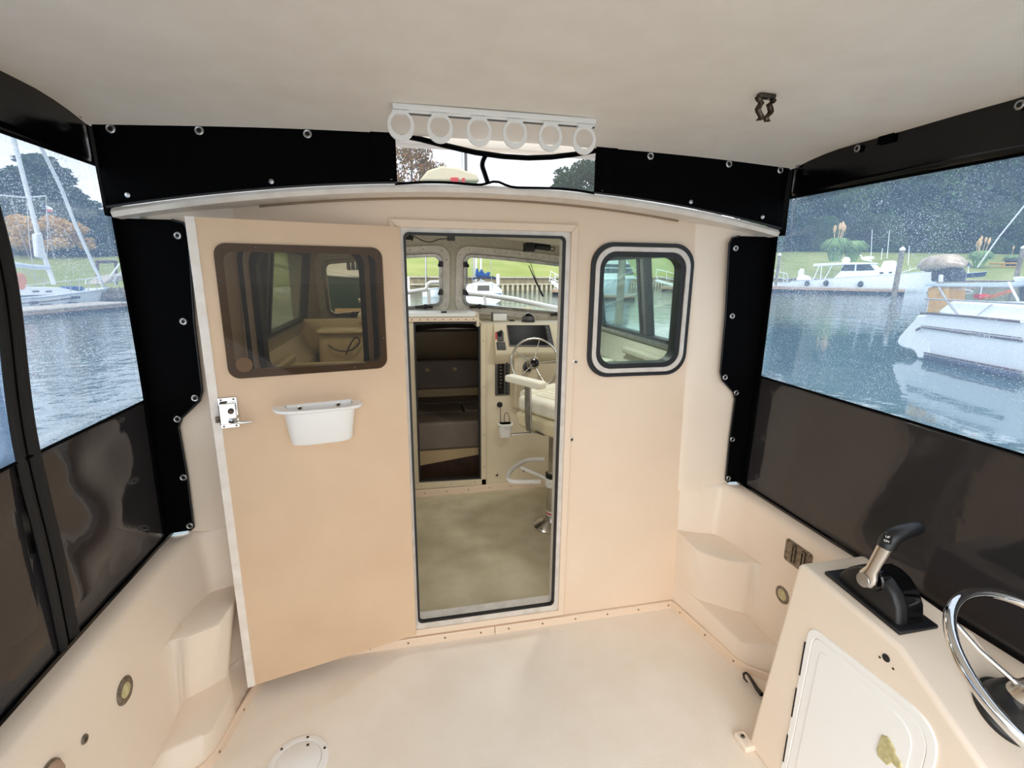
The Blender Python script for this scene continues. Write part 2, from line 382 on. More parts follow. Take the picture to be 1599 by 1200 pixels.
def fastener(kind, parent, pos, nrm, r=.006):
    """one fastener head (shared mesh), a child of the thing it belongs to"""
    if kind not in _fast:
        b = MB()
        if kind == 'snap':
            b.lathe([(1, 0), (1, .25), (.8, .4), (.62, .32)], (0, 0, 0), n=16); b.cur = 1; b.lathe([(.6, .3), (.45, .36), (.2, .34)], (0, 0, 0), n=10)
            _fast[kind] = b.mesh('snap', ['alu', 'hole'])
        elif kind == 'rivet': b.lathe([(1, 0), (.9, .3), (.5, .5)], (0, 0, 0), n=12); _fast[kind] = b.mesh('rivet', ['alu'])
        elif kind == 'bolt':
            b.lathe([(1, 0), (1, .12), (.75, .2)], (0, 0, 0), n=14); b.cur = 1; b.lathe([(.62, .15), (.5, .55), (.3, .6)], (0, 0, 0), n=8)
            _fast[kind] = b.mesh('bolt', ['steel', 'darksteel'])
        else: b.lathe([(1, 0), (.85, .3), (.3, .4)], (0, 0, 0), n=10); _fast[kind] = b.mesh('screw', ['screw' if kind == 'screw' else 'darksteel'])
    o = bpy.data.objects.new({'darkscrew': 'screw'}.get(kind, kind), _fast[kind]); COL.objects.link(o)
    o.parent = parent; o.location = V3(pos) - (ORIG.get(parent.name, V3((0, 0, 0))) if parent else V3((0, 0, 0)))
    o.rotation_euler = V3(nrm).to_track_quat('Z', 'Y').to_euler(); o.scale = (r, r, r); return o
def text_mesh(s, size, place, mats, name, parent, extrude=.0005, bold=0):
    """raised lettering; place(a, b, t) gives the spot of letter point (a, b)"""
    cu = bpy.data.curves.new(name, 'FONT'); cu.body = s; cu.size = size; cu.align_x = 'CENTER'; cu.align_y = 'CENTER'; cu.extrude = extrude; cu.offset = bold
    t = bpy.data.objects.new('tmp_text', cu); COL.objects.link(t)
    dg = bpy.context.evaluated_depsgraph_get(); me = bpy.data.meshes.new_from_object(t.evaluated_get(dg)); bpy.data.objects.remove(t)
    for v in me.vertices: v.co = place(*v.co)
    me.materials.clear(); me.materials.append(M[mats]); o = bpy.data.objects.new(name, me); COL.objects.link(o)
    if parent: o.parent = parent; o.location = -ORIG.get(parent.name, V3((0, 0, 0)))
    return o
# ================================================================ SETTING: cockpit shell
CX = .30                                    # centreline of the boat
def arch(x): return 1.84 - .105*((x-CX)/1.1)**2
struct('floor', MB().bbox(-.95, -1.2, -.06, 1.55, 1.87, 0), 'sole')
# hardtop: slightly cambered slab, rounded front lip
def htz(x, y): return 2.0 - .032*((x-CX)/1.15)**2 - (.03*max(0, (y-1.45)/.25)**2 if y > 1.45 else 0)
hb = MB(); xs = [-.95+2.5*i/24 for i in range(25)]; ys = [-.55, 0, .5, 1, 1.4, 1.5, 1.56, 1.62, 1.67, 1.70]
rings = [[V3((x, y, htz(x, y))) for x in xs] for y in ys]
rings += [[V3((x, 1.715, htz(x, 1.70)+.012)) for x in xs], [V3((x, 1.715, htz(x, 1.4)+.06)) for x in xs], [V3((x, -.55, htz(x, 0)+.07)) for x in xs]]
hb.loft(rings+[rings[0]])
struct('ceiling', hb, 'roof', smooth=50)
# visor strip ahead of the hardtop's front edge
vb = MB(); rings = []
for y, dz in ((1.80, -.028), (1.83, -.036), (1.86, -.03), (1.86, .03), (1.80, .03)): rings.append([V3((x, y, htz(x, 1.4)+dz)) for x in xs])
vb.loft(rings+[rings[0]]); struct('trim_1', vb, 'roof', smooth=60)

# bulkhead with the doorway and two windows
BY = 1.822
WIN_R = rr(.706, 1.142, 1.136, 1.665, .085, 8); WIN_L = rr(-.536, 1.142, -.106, 1.665, .085, 8)
ins = lambda x0, y0, x1, y1, r, d: rr(x0+d, y0+d, x1-d, y1-d, max(r-d, .004), 8)
door_hole = rr(-.012, .062, .604, 1.697, .012, 3)
outer = [(-.60, -.02), (1.20, -.02), (1.168, .8), (1.150, arch(1.15)-.028)] + [(x, arch(x)-.028) for x in (1.0, .8, .6, .45, .3, .15, 0, -.2, -.4)] + [(-.55, arch(-.55)-.028), (-.568, .8)]
onb = lambda a, b, t: V3((a, BY+t, b))
struct('wall_front', MB().plate(outer, [door_hole, ins(.706, 1.142, 1.136, 1.665, .085, .02), ins(-.536, 1.142, -.106, 1.665, .085, .02)], onb, 0, .05), 'bulk')
# cabin roof whose aft edge overhangs the bulkhead; also the cabin's ceiling
def roof_piece(x0, x1, prof):
    n = max(4, int((x1-x0)/.06)); xs_ = [x0+(x1-x0)*k/n for k in range(n+1)]
    rings = [[V3((x, y, arch(x)+dz)) for x in xs_] for y, dz in prof]; b = MB(); b.loft(rings+[rings[0]])
    for k in (0, n): b._add([r[k] for r in rings], [tuple(range(len(rings)))])
    return b
lip = [(1.72, -.006), (1.712, -.016), (1.72, -.03), (1.80, -.032), (1.83, -.034), (3.62, -.03), (3.7, .02), (3.66, .05), (1.74, 0)]
roof = struct('ceiling.001', roof_piece(CX-1.135, CX+1.135, lip), 'whitetrim', smooth=50)
xs = [CX-1.135+2.27*i/36 for i in range(37)]
# line of sealant where the roof edge meets the bulkhead
struct('trim_2', MB().tube([(x, BY-.004, arch(x)-.036) for x in xs[6:-6]], .004, 6), 'sealant')

# moulded cockpit sides with two steps in each forward corner, and the corner posts
Lz = [
 (0.0,  [(1.189,1.835),(1.215,1.70),(1.246,1.546),(1.262,1.45),(1.285,1.40),(1.33,1.357),(1.372,1.31),(1.38,1.2),(1.38,-1.2)]),
 (.124, [(1.187,1.83),(1.222,1.68),(1.234,1.56),(1.244,1.44),(1.266,1.41),(1.31,1.392),(1.371,1.36),(1.38,1.2),(1.38,-1.2)]),
 (.130, [(1.187,1.83),(1.224,1.683),(1.238,1.565),(1.250,1.45),(1.272,1.42),(1.316,1.402),(1.372,1.365),(1.38,1.2),(1.38,-1.2)]),
 (.130, [(1.187,1.83),(1.228,1.69),(1.275,1.645),(1.325,1.60),(1.376,1.562),(1.377,1.47),(1.377,1.386),(1.381,1.2),(1.381,-1.2)]),
 (.140, [(1.187,1.83),(1.226,1.692),(1.272,1.65),(1.322,1.606),(1.372,1.568),(1.379,1.47),(1.379,1.386),(1.381,1.2),(1.381,-1.2)]),
 (.394, [(1.180,1.826),(1.178,1.74),(1.182,1.66),(1.25,1.575),(1.325,1.533),(1.372,1.51),(1.379,1.386),(1.382,1.2),(1.382,-1.2)]),
 (.400, [(1.180,1.826),(1.181,1.745),(1.187,1.668),(1.254,1.584),(1.328,1.541),(1.374,1.515),(1.379,1.386),(1.382,1.2),(1.382,-1.2)]),
 (.400, [(1.180,1.826),(1.255,1.79),(1.335,1.755),(1.362,1.67),(1.372,1.60),(1.377,1.51),(1.379,1.386),(1.382,1.2),(1.382,-1.2)]),
 (.412, [(1.180,1.826),(1.253,1.794),(1.337,1.758),(1.365,1.67),(1.374,1.60),(1.378,1.51),(1.380,1.386),(1.382,1.2),(1.382,-1.2)]),
 (.600, [(1.174,1.826),(1.262,1.795),(1.352,1.768),(1.382,1.67),(1.386,1.60),(1.386,1.51),(1.386,1.386),(1.386,1.2),(1.386,-1.2)]),
 (.628, [(1.172,1.826),(1.262,1.795),(1.362,1.772),(1.398,1.68),(1.398,1.60),(1.398,1.51),(1.398,1.386),(1.398,1.2),(1.398,-1.2)]),
 (.634, [(1.172,1.826),(1.262,1.796),(1.372,1.782),(1.430,1.69),(1.430,1.60),(1.430,1.51),(1.430,1.386),(1.430,1.2),(1.430,-1.2)]),
 (.628, [(1.172,1.826),(1.262,1.797),(1.382,1.792),(1.600,1.70),(1.600,1.60),(1.600,1.51),(1.600,1.386),(1.600,1.2),(1.600,-1.2)]),
 (.35,  [(1.172,1.836),(1.262,1.817),(1.382,1.812),(1.640,1.70),(1.640,1.60),(1.640,1.51),(1.640,1.386),(1.640,1.2),(1.640,-1.2)]),
 (-.12, [(1.172,1.836),(1.262,1.817),(1.382,1.812),(1.600,1.70),(1.600,1.60),(1.600,1.51),(1.600,1.386),(1.600,1.2),(1.600,-1.2)]),
]
def fine(row):     # smooth plan curve through the first seven points
    P = [V3((a, b, 0)) for a, b in row]; out = []
    for i in range(7):
        p0, p1, p2 = P[max(i-1, 0)], P[i], P[i+1]; p3 = P[i+2] if i < 6 else p2+(p2-p1)*.3
        for k in range(4):
            t = k/4; t2, t3 = t*t, t*t*t; q = p1*(2*t3-3*t2+1)+(p2-p0)*(.28*(t3-2*t2+t))+p2*(3*t2-2*t3)+(p3-p1)*(.28*(t3-t2)); out.append((q.x, q.y))
    return out + [row[7], row[8]]
for side, name in ((1, 'wall_right'), (-1, 'wall_left')):
    b = MB(); X = lambda x: x if side > 0 else 2*CX-x
    b.loft([[V3((X(a), c, z)) for a, c in fine([(a+(.055 if side < 0 and .12 < z < .42 and 1.585 < c < 1.78 and a < 1.24 else 0), c) for i_, (a, c) in enumerate(row)])] for z, row in Lz])
    wl = struct(name, b, 'side', smooth=62)
    # corner post above the gunwale (goes a little outboard and aft from the bulkhead)
    pb = MB(); rings = []
    for z in (.60, .9, 1.2, 1.5, 1.70, 2):
        k = (min(z, 1.74)-.63)/1.1; x0 = 1.172-.03*k
        rings.append([V3((X(a), c, z if z < 1.8 else arch(X(a))-.02)) for a, c in ((x0-.02, 1.845), (x0-.012, 1.826), (x0, 1.818), (x0+.016, 1.812), (x0+.04, 1.806), (1.262, 1.795), (1.33, 1.786), (1.37, 1.782), (1.395, 1.79), (1.40, 1.81), (1.395, 1.84), (1.2, 1.90))])
    b2 = pb.loft(rings, cap=True); obj('corner_post', b2, 'side', wl, smooth=60)

# doorway: mitred casing boards, painted metal frame, black seal
def mitre(a, b, c, d): return [a, b, c, d]
dc = MB()
cas = [('casing_board', [(-.047, 1.728), (.644, 1.728), (.616, 1.70), (-.022, 1.70)]), ('casing_board', [(.644, .046), (.644, 1.728), (.616, 1.70), (.616, .068)]),
       ('casing_board', [(-.047, .046), (.644, .046), (.616, .074), (-.022, .074)]), ('casing_board', [(-.047, 1.728), (-.047, .046), (-.022, .074), (-.022, 1.70)])]
trim = bpy.data.objects.new('trim_3', None); COL.objects.link(trim); trim['kind'] = 'structure'; trim['label'] = 'mitred cream casing, metal frame and black seal round the cabin doorway'
for n_, q in cas: obj(n_, MB().plate(q, [], onb, -.016, .0), 'trim', trim, bevel=.003)
obj('door_frame', MB().ringplate(rr(-.022, .074, .616, 1.70, .01, 4), rr(.003, .108, .592, 1.681, .014, 4), onb, -.008, .052), 'aluframe', trim)
obj('door_seal', MB().ringplate(rr(.0, .104, .596, 1.685, .02, 6), rr(.0085, .1125, .5865, 1.6755, .014, 6), onb, -.014, .0), 'rubber', trim)
for x, z in ((.655, 1.205), (.651, .876)): fastener('bolt', trim, (x, BY-.002, z), (0, -1, 0), .009)

# base strips along the sole, with their screws
def strip(name, path, h=.034):
    fr = MB(); P = [V3(p) for p in path]; rings = []
    for i, p in enumerate(P):
        t = (P[min(i+1, len(P)-1)]-P[max(i-1, 0)]).normalized(); n = V3((t.y, -t.x, 0))
        if n.dot(V3((CX, .8, 0))-p) < 0: n = -n
        rings.append([p+V3((0, 0, .0))+n*.002, p+n*.013, p+n*.012+V3((0, 0, h-.004)), p+n*.009+V3((0, 0, h)), p+n*.001+V3((0, 0, h))])
    o = struct(name, fr.loft(rings, closed=True, cap=True), 'trim', smooth=30)
    L = 0; nxt = .06
    for i in range(len(P)-1):
        d = (P[i+1]-P[i]).length; t = (P[i+1]-P[i]).normalized(); n = V3((t.y, -t.x, 0))
        if n.dot(V3((CX, .8, 0))-P[i]) < 0: n = -n
        while nxt < L+d:
            fastener('screw', o, P[i]+t*(nxt-L)+n*.0125+V3((0, 0, h*.5)), n, .0045); nxt += .155
        L += d
    return o
strip('baseboard_front', [(.330, BY-.002, 0), (1.183, BY-.002, 0)])
strip('baseboard_front.001', [(.326, BY-.002, 0), (-.583, BY-.002, 0)])
fr0 = fine(Lz[0][1])[1:]
strip('baseboard_right', [(a-.002, c, 0) for a, c in fr0]); strip('baseboard_left', [(2*CX-a+.002, c, 0) for a, c in fr0])

# ---------------------------------------------------------------- bulkhead windows
def bulk_window(name, x0, x1, glass, label):
    z0, z1, r = 1.142, 1.665, .085
    wn = bpy.data.objects.new(name, None); COL.objects.link(wn); wn['kind'] = 'structure'; wn['label'] = label
    L = lambda d: rr(x0+d, z0+d, x1-d, z1-d, r-d*.6, 8)
    obj('outer_seal', MB().ringplate(L(-.003), L(.014), onb, -.012, .0), 'rubber', wn)
    fm = obj('window_frame', MB().ringplate(L(.013), L(.031), onb, -.016, .02), 'aluframe', wn, bevel=.002)
    obj('inner_seal', MB().ringplate(L(.030), L(.05), onb, -.010, .045), 'rubber', wn)
    obj('pane', MB().plate(L(.048), [], onb, .025, .029), glass, wn)
    return wn
bulk_window('window_1', .706, 1.136, 'tintglass', 'rounded cabin window right of the doorway with black and silver rim')
bulk_window('window_2', -.536, -.106, 'glass', 'rounded bulkhead window seen through the smoked pane of the open door')

# ---------------------------------------------------------------- open cabin door
HP = V3((-.010, 1.797, 0)); DU = V3((-.972, -.234, 0)).normalized(); DN = V3((-DU.y, DU.x, 0))   # DN faces the cockpit (aft)
if DN.y > 0: DN = -DN
ond = lambda s, z, t: HP + DU*s + V3((0, 0, z)) - DN*t          # t > 0 goes into the leaf
door = bpy.data.objects.new('door_1', None); COL.objects.link(door); door['kind'] = 'structure'; door['label'] = 'cream cabin door swung open to the left, with a smoked window'
hole = rr(.086, 1.234, .544, 1.606, .03, 6)
obj('door_leaf', MB().plate([(0, .062), (.622, .062), (.622, 1.70), (0, 1.70)], [hole], ond, 0, .034), 'door', door)
obj('edge_strip', MB().plate([(.600, .060), (.626, .060), (.626, 1.702), (.600, 1.702)], [], ond, -.003, .037), 'whitetrim', door, bevel=.002)
pz = rr(.066, 1.211, .564, 1.629, .035, 6)
obj('pane', MB().plate(pz, [], ond, -.007, -.001), 'acrylic', door)
for s, z in ((.18, 1.617), (.45, 1.619), (.18, 1.222), (.45, 1.224), (.076, 1.32), (.076, 1.5), (.554, 1.32), (.556, 1.52)):
    fastener('darkscrew', door, ond(s, z, -.007), DN, .0035)
obj('sticker', MB().lathe([(.024, 0), (.024, .001)], ond(.517, 1.255, -.0072), DN, 24), 'sticker', door, label='round brown sticker')
# latch on the door's free edge
lt = obj('door_latch', MB().plate([(.550, 1.052), (.603, 1.052), (.603, 1.152), (.550, 1.152)], [], ond, -.006, 0), 'chrome', door, bevel=.001, label='chrome rim latch')
lb = MB(); lb.plate(rr(.553, 1.068, .602, 1.138, .004, 2), [], ond, -.024, -.006); obj('latch_case', lb, 'chrome', lt, bevel=.004, seg=3)
obj('lever', MB().tube([ond(.574, 1.080, -.026), ond(.560, 1.079, -.036), ond(.540, 1.075, -.04), ond(.512, 1.074, -.037)], [.007, .0065, .0055, .003], 10), 'chrome', lt)
obj('knob', MB().lathe([(.009, 0), (.009, .006), (.006, .01)], ond(.568, 1.112, -.024), DN, 14), 'darksteel', lt)
obj('bolt', MB().plate([(.602, 1.076), (.614, 1.076), (.614, 1.093), (.602, 1.093)], [], ond, -.018, -.004), 'darksteel', lt)
for s in (.559, .594):
    for z in (1.058, 1.146): fastener('darkscrew', lt, ond(s, z, -.006), DN, .0035)
obj('door_stop', MB().cyl(HP+DU*.60+V3((0, 0, .10))+DN*-.034, HP+DU*.60+V3((0, 0, .10))+DN*-.06, .012), 'steel', door)

# white moulded bin screwed to the door
bn = thing('storage_bin', 'white plastic half-round bin screwed to the cream door below its window', 'bin', ond(.306, 1.05, -.03))
def dshape(s0, s1, d, n=24, flat=.55):    # half-oval plan, flat side on the door
    c = (s0+s1)/2; h = (s1-s0)/2; out = []
    for k in range(n+1):
        a = PI*k/n; ca, sa = math.cos(a), math.sin(a)
        out.append((c + h*math.copysign(abs(ca)**flat, ca), d*abs(sa)**flat))
    return out
TILT = lambda s: (s-.306)*.02
def dl(s0, s1, d, z, off=0): return [ond(s, z+TILT(s), -(t+off)) for s, t in dshape(s0, s1, d)]
b = MB(); b.loft([dl(.207, .403, .058, .975), dl(.203, .405, .066, .985), dl(.190, .418, .076, 1.09), dl(.196, .412, .072, 1.09), dl(.210, .398, .058, .995), dl(.216, .392, .05, .988)], closed=True)
b._add(dl(.207, .403, .058, .975), [tuple(range(25))]); b._add(dl(.216, .392, .05, .988), [tuple(range(25))])
b.frame(ond(.304, 1.060, -.003), DU, DN, (0, 0, 1), (.21, .005, .095))
obj('body', b, 'white', bn, smooth=50)
b = MB(); b.loft([dl(.166, .447, .088, 1.093), dl(.163, .450, .092, 1.098), dl(.165, .448, .09, 1.104), dl(.196, .412, .072, 1.104), dl(.196, .412, .072, 1.093), dl(.166, .447, .088, 1.093)], closed=True)
obj('rim', b, 'white', bn, smooth=40)
for s in (.243, .367): fastener('bolt', bn, ond(s, 1.094, -.0058), DN, .008)
# ================================================================ ENCLOSURE: side curtains, front flaps, mesh panel
def curtain(side, label, y_aft, zips):
    X = -.85 if side < 0 else 1.45; o_ = -side
    root = thing('side_curtain', label, 'curtain', (X, 1.2, .63))
    P = lambda y, z, t=0: V3((X + o_*t + .006*math.sin(y*2.3+z*3.1), y, z))       # t > 0 comes inboard
    def sheet(name, y0, y1, z0, z1, t, mats, nu=24, nv=10, amp=0, fr=7., th=.002, kind=None):
        def f(u, v):
            y = y0+(y1-y0)*u; z = z0+(z1-z0)*v; e = min(u, 1-u, v, 1-v)*6; e = min(e, 1)
            w_ = amp*e*(math.sin(fr*y+3.1*math.sin(4.2*z+side))*math.sin(fr*.8*z+1.7*y) + .5*math.sin(2.1*fr*(y*.8+z*.9)+2*math.sin(5*y)))
            return P(y, z, t+w_)
        b = MB(); b.grid(f, nu, nv); ob = obj(name, b, mats, root, smooth=80, kind=kind)
        so_ = ob.modifiers.new('thick', 'SOLIDIFY'); so_.thickness = th; so_.offset = 0; return ob
    ye = 1.785
    sheet('top_band', y_aft, ye, 1.835, 2.0, .004, 'blackvinyl', 40, 6, .004, 5)
    sheet('edge_band', 1.735, ye, .63, 1.84, .004, 'canvas', 3, 20)
    edges = [y_aft] + sum([[a, b_] for a, b_ in zips], []) + [1.735]
    for i in range(0, len(edges), 2):
        y0, y1 = edges[i], edges[i+1]
        y1p = 1.752 if y1 == 1.735 else y1
        sheet('window_pane', y0, y1p, 1.13, 1.837, .0, 'vinyl', 30, 16, .0025, 5, th=.0012)
        sheet('lower_panel', y0, y1p, .632, 1.133, .0, 'darkpanel', 60, 40, .009 if side < 0 else .004, 9 if side < 0 else 6)
        obj('seam', MB().tube([P(y0+(y1-y0)*k/20, 1.133, .004) for k in range(21)], .004, 6), 'canvas', root)
    for a, b_ in zips:
        def f(u, v): z = .63+1.21*v; return P(a+(b_-a)*u + .012*math.sin(z*5), z, .008+.004*math.sin(u*PI*3)+.006*math.sin(z*9))
        b = MB(); b.grid(f, 8, 40); z_ = obj('zipper', b, 'zip', root, smooth=80); z_.modifiers.new('t', 'SOLIDIFY').thickness = .003
        obj('teeth', MB().tube([f(.5, k/40)+V3((o_*.004, 0, 0)) for k in range(41)], .0022, 5), 'canvas', z_)
    obj('bottom_welt', MB().tube([P(y_aft+(ye-y_aft)*k/30, .636, .004) for k in range(31)], .009, 8), 'glossblack', root)
    cpb = MB(); cpb.grid(lambda u, v: P(1.69+.105*u, 1.70+.29*v, .0085), 4, 6); obj('corner_patch', cpb, 'canvas', root, smooth=80)
    obj('front_welt', MB().tube([P(ye-.006, .64+1.35*k/20, .008) for k in range(21)], .007, 8), 'canvas', root)
    obj('window_seam', MB().tube([P(y_aft+(1.735-y_aft)*k/30, 1.837, .004) for k in range(31)], .004, 6), 'canvas', root)
    # flap that wraps onto the corner post, with its fasteners
    Xf = lambda x: x if side > 0 else 2*CX-x
    pts = [(1.452, 1.70), (1.30, 1.70), (1.268, 1.692), (1.258, 1.67), (1.276, 1.38), (1.280, 1.15), (1.292, 1.118), (1.352, 1.062), (1.366, 1.03), (1.362, .85), (1.366, .68), (1.366, .658), (1.38, .645), (1.452, .640)]
    fp = lambda a, b_, t: V3((Xf(a), 1.770 + t, b_))
    fl = obj('snap_flap', MB().plate(pts, [], fp, 0, .004), 'canvas', root, bevel=.002)
    obj('binding', MB().tube([fp(a, b_, -.001) for a, b_ in pts[1:-1]], .0035, 6), 'rubber', fl)
    for a, z in ((1.293, 1.653), (1.311, 1.385), (1.309, 1.128), (1.371, 1.058), (1.379, .848), (1.382, .664)): fastener('snap', fl, fp(a-.004, z, 0), (0, -1, 0), .0115)
    return root, P
lc, LP = curtain(-1, 'zippered black side curtain with clear window and wrinkled dark skirt, left', -.45, [(1.208, 1.278), (.30, .36)])
rc, RP = curtain(1, 'black side curtain with broad clear window above the cockpit steering console', -.45, [(.30, .345)])
for y in (1.655, 1.2): fastener('snap', lc, LP(y, 1.958, .012), (1, 0, 0), .011)
for y in (1.665, 1.42, .99): fastener('snap', rc, RP(y, 1.950, .012), (-1, 0, 0), .011)
obj('patch', MB().box(RP(1.33, 1.965, .008), (.004, .05, .04)), 'canvas', rc)

# front flaps between the hardtop's front edge and the cabin roof
def front_flap(x0, x1, lab, hook, snaps_top, snaps_bot):
    root = thing('front_flap', lab, 'flap', ((x0+x1)/2, 1.71, 1.78), None)
    def f(u, v):
        x = x0+(x1-x0)*u; zb = arch(x)-.004; zt = 1.975 - .016*((x-CX)/1.1)**2
        if hook and ((u > .92 and x0 < 0) or (u < .08 and x0 > 0)): zt += .006
        return V3((x, 1.700-.006*v+.006*math.sin(x*9+v*2)*v*(1-v)*4, zb+(zt-zb)*v))
    b = MB(); b.grid(f, 30, 8); o = obj('panel', b, 'canvas', root, smooth=80); so_ = o.modifiers.new('t', 'SOLIDIFY'); so_.thickness = .004
    obj('hem', MB().tube([f(k/30, 0)-V3((0, .003, 0)) for k in range(31)], .004, 6), 'rubber', root)
    for x in snaps_top: fastener('snap', root, f((x-x0)/(x1-x0), .88)-V3((0, .004, 0)), (0, -1, .1), .0125)
    for x in snaps_bot: fastener('rivet', root, f((x-x0)/(x1-x0), .1)-V3((0, .004, 0)), (0, -1, 0), .008)
    # the narrow doubled strip beside the screen
    xs0, xs1 = (x1-.075, x1) if x0 < 0 else (x0, x0+.075)
    b = MB(); b.grid(lambda u, v: f((xs0+(xs1-xs0)*u-x0)/(x1-x0), v*.94+.06)-V3((0, .006, 0)), 4, 6); s = obj('strap', b, 'canvas', root, smooth=80); s.modifiers.new('t', 'SOLIDIFY').thickness = .003
    return root
front_flap(-.835, -.012, 'long black canvas flap over the cabin door, left of the mesh screen', True, [-.79, -.565, -.27], [-.775, -.385, -.03])
front_flap(.655, 1.425, 'long black canvas flap over the right cabin window, right of the mesh screen', True, [.855, 1.165, 1.385], [.685, 1.03, 1.335])
ms = thing('mesh_screen', 'grey see-through mesh screen with sagging black binding between two black flaps', 'screen', (.32, 1.70, 1.85))
top = [(-.02, 1.972), (.06, 1.962), (.15, 1.946), (.24, 1.932), (.33, 1.925), (.42, 1.925), (.50, 1.932), (.58, 1.945), (.66, 1.962)]
def tz(x):
    for (a, b_), (c, d) in zip(top, top[1:]):
        if x <= c: return b_+(d-b_)*(x-a)/(c-a)
    return top[-1][1]
def bz(x): return arch(x)-.006 + .016*math.exp(-((x-.31)/.035)**2) + .004*math.sin(x*14)
def f(u, v): x = -.02+.68*u; return V3((x, 1.704+.01*v*(1-v), bz(x)+(tz(x)-bz(x))*v))
b = MB(); b.grid(f, 34, 6); obj('net', b, 'mesh', ms, smooth=80)
obj('binding', MB().tube([f(k/34, 1) for k in range(35)], .0085, 6), 'canvas', ms)
obj('hem', MB().tube([f(k/34, 0) for k in range(35)], .004, 6), 'canvas', ms)
obj('drawstring', MB().stube([(.278, 1.712, 1.93), (.262, 1.712, 1.90), (.272, 1.712, 1.873), (.284, 1.712, 1.84)], .008, 6), 'canvas', ms, label='dark loose cord')

# ================================================================ overhead fittings
rk = thing('ring_rail', 'white ceiling rail with six hanging rings above the doorway', 'rack', (.29, 1.60, 1.99))
RY = 1.510
A, B = V3((-.016, RY, htz(-.016, RY)-.007)), V3((.572, RY, htz(.572, RY)-.007))
rl = MB(); rl.bar(A, B, .050, .016); rl.bar(A+V3((0, -.004, -.009)), B+V3((0, -.004, -.009)), .026, .008)
obj('rail', rl, 'white', rk, bevel=.004)
obj('slot', MB().bar(A+V3((0, -.006, -.0135)), B+V3((0, -.006, -.0135)), .008, .004), 'grayplastic', rk)
for (u, v) in ((626, 195), (687, 199), (748, 204), (804, 208), (859, 213), (912, 218)):
    c = on_y(u, v+.5, RY-.016); b = MB()
    rg = []
    for k in range(32):
        a = 2*PI*k/32; wv = .0042 + .0035*max(0, -math.sin(a))
        cx, cz = math.cos(a), math.sin(a)
        rg.append([c+V3((cx*(.0315+s_*wv), t_, cz*(.0335+s_*wv))) for s_, t_ in ((-1, -.004), (1, -.004), (1, .004), (-1, .004))])
    b.loft(rg+[rg[0]], closed=True)
    ro = obj('ring', b, 'white', rk, smooth=50)
    zt = (A.z+(B.z-A.z)*(c.x-A.x)/(B.x-A.x))-.013
    b = MB(); b.bbox(c.x-.022, RY-.022, zt-.006, c.x+.022, RY-.010, zt+.003); b.bbox(c.x-.011, RY-.020, c.z+.032, c.x-.005, RY-.012, zt-.003); b.bbox(c.x+.005, RY-.020, c.z+.032, c.x+.011, RY-.012, zt-.003)
    obj('hanger', b, 'white', ro)
cl = thing('spring_clip', 'small tarnished steel spring clip screwed to the white hardtop', 'clip', (.99, 1.29, 1.985))
c = on_z(1196, 152, 1.984); b = MB()
def leg(sx):
    pts = [(.0, 0), (.019, 0), (.024, -.006), (.020, -.016), (.012, -.024), (.017, -.036), (.020, -.048), (.016, -.06), (.009, -.07), (.007, -.076), (.013, -.086)]
    R = []
    for x, z in pts: R.append([c+V3((sx*x*1.15+y_*.9, sx*x*.25-y_*.8, z*.62)) for y_ in (-.006, .006)])
    m_ = MB(); m_.loft(R); return m_
for sx in (-1, 1):
    o = obj('leg', leg(sx), 'darksteel', cl, smooth=60); o.modifiers.new('t', 'SOLIDIFY').thickness = .0022
obj('base', MB().bbox(c.x-.022, c.y-.010, c.z-.003, c.x+.022, c.y+.010, c.z+.006), 'darksteel', cl, bevel=.002)
fastener('screw', cl, c+V3((.008, 0, -.003)), (0, 0, -1), .004)

# ================================================================ cockpit fittings
dp = thing('deck_plate', 'round white screw-down plate set in the cockpit floor', 'plate', (-.395, 1.372, 0))
c = V3((-.395, 1.372, 0))
obj('rim', MB().lathe([(.092, 0), (.092, .004), (.088, .006), (.071, .006), (.070, .003), (.0695, 0)], c, n=40), 'white', dp)
obj('lid', MB().lathe([(.069, 0), (.069, .004), (.066, .006)], c, n=40), 'white', dp)
for k in range(6): a = k*PI/3+.35; fastener('darkscrew', dp, c+V3((.081*math.cos(a), .081*math.sin(a), .006)), (0, 0, 1), .0045)
for a in (1.2, 4.34): fastener('darkscrew', dp, c+V3((.054*math.cos(a), .054*math.sin(a), .006)), (0, 0, 1), .005)
def courtesy(pos, n, label):
    t = thing('courtesy_light', label, 'light', pos)
    obj('bezel', MB().lathe([(.036, 0), (.036, .004), (.030, .008), (.022, .006), (.020, .003)], pos, n, 28), 'dullsteel', t)
    obj('lens', MB().lathe([(.021, 0), (.020, .006), (.012, .009)], pos, n, 20), 'tan', t)
    return t
M['lens'] = mat('yellowed_lens', (206, 198, 150), .35, rgb2=(180, 168, 120), nscale=90)
pL = on_x(193, 1079, 2*CX-1.386+.002); pR = on_x(1223, 929, 1.386-.002)
for t in (courtesy(pL, (1, 0, 0), 'round grey-rimmed courtesy light low on the left cockpit side'), courtesy(pR, (-1, 0, 0), 'round grey-rimmed courtesy light half hidden behind the steering console')):
    for ch in t.children:
        if ch.name.startswith('lens'): ch.data.materials[0] = M['lens']
p = on_x(132, 1155, 2*CX-1.382); t = thing('drain_fitting', 'tiny round steel drain fitting under the left courtesy light', 'fitting', p)
obj('flange', MB().lathe([(.011, 0), (.010, .003), (.006, .003)], p, (1, 0, 0), 16), 'dullsteel', t); obj('core', MB().lathe([(.006, .001), (.005, .004)], p, (1, 0, 0), 10), 'darksteel', t)
p = on_x(78, 1214, 2*CX-1.382); t = thing('scupper_cover', 'brown rounded cover at the lower left edge of the cockpit side', 'cover', p)
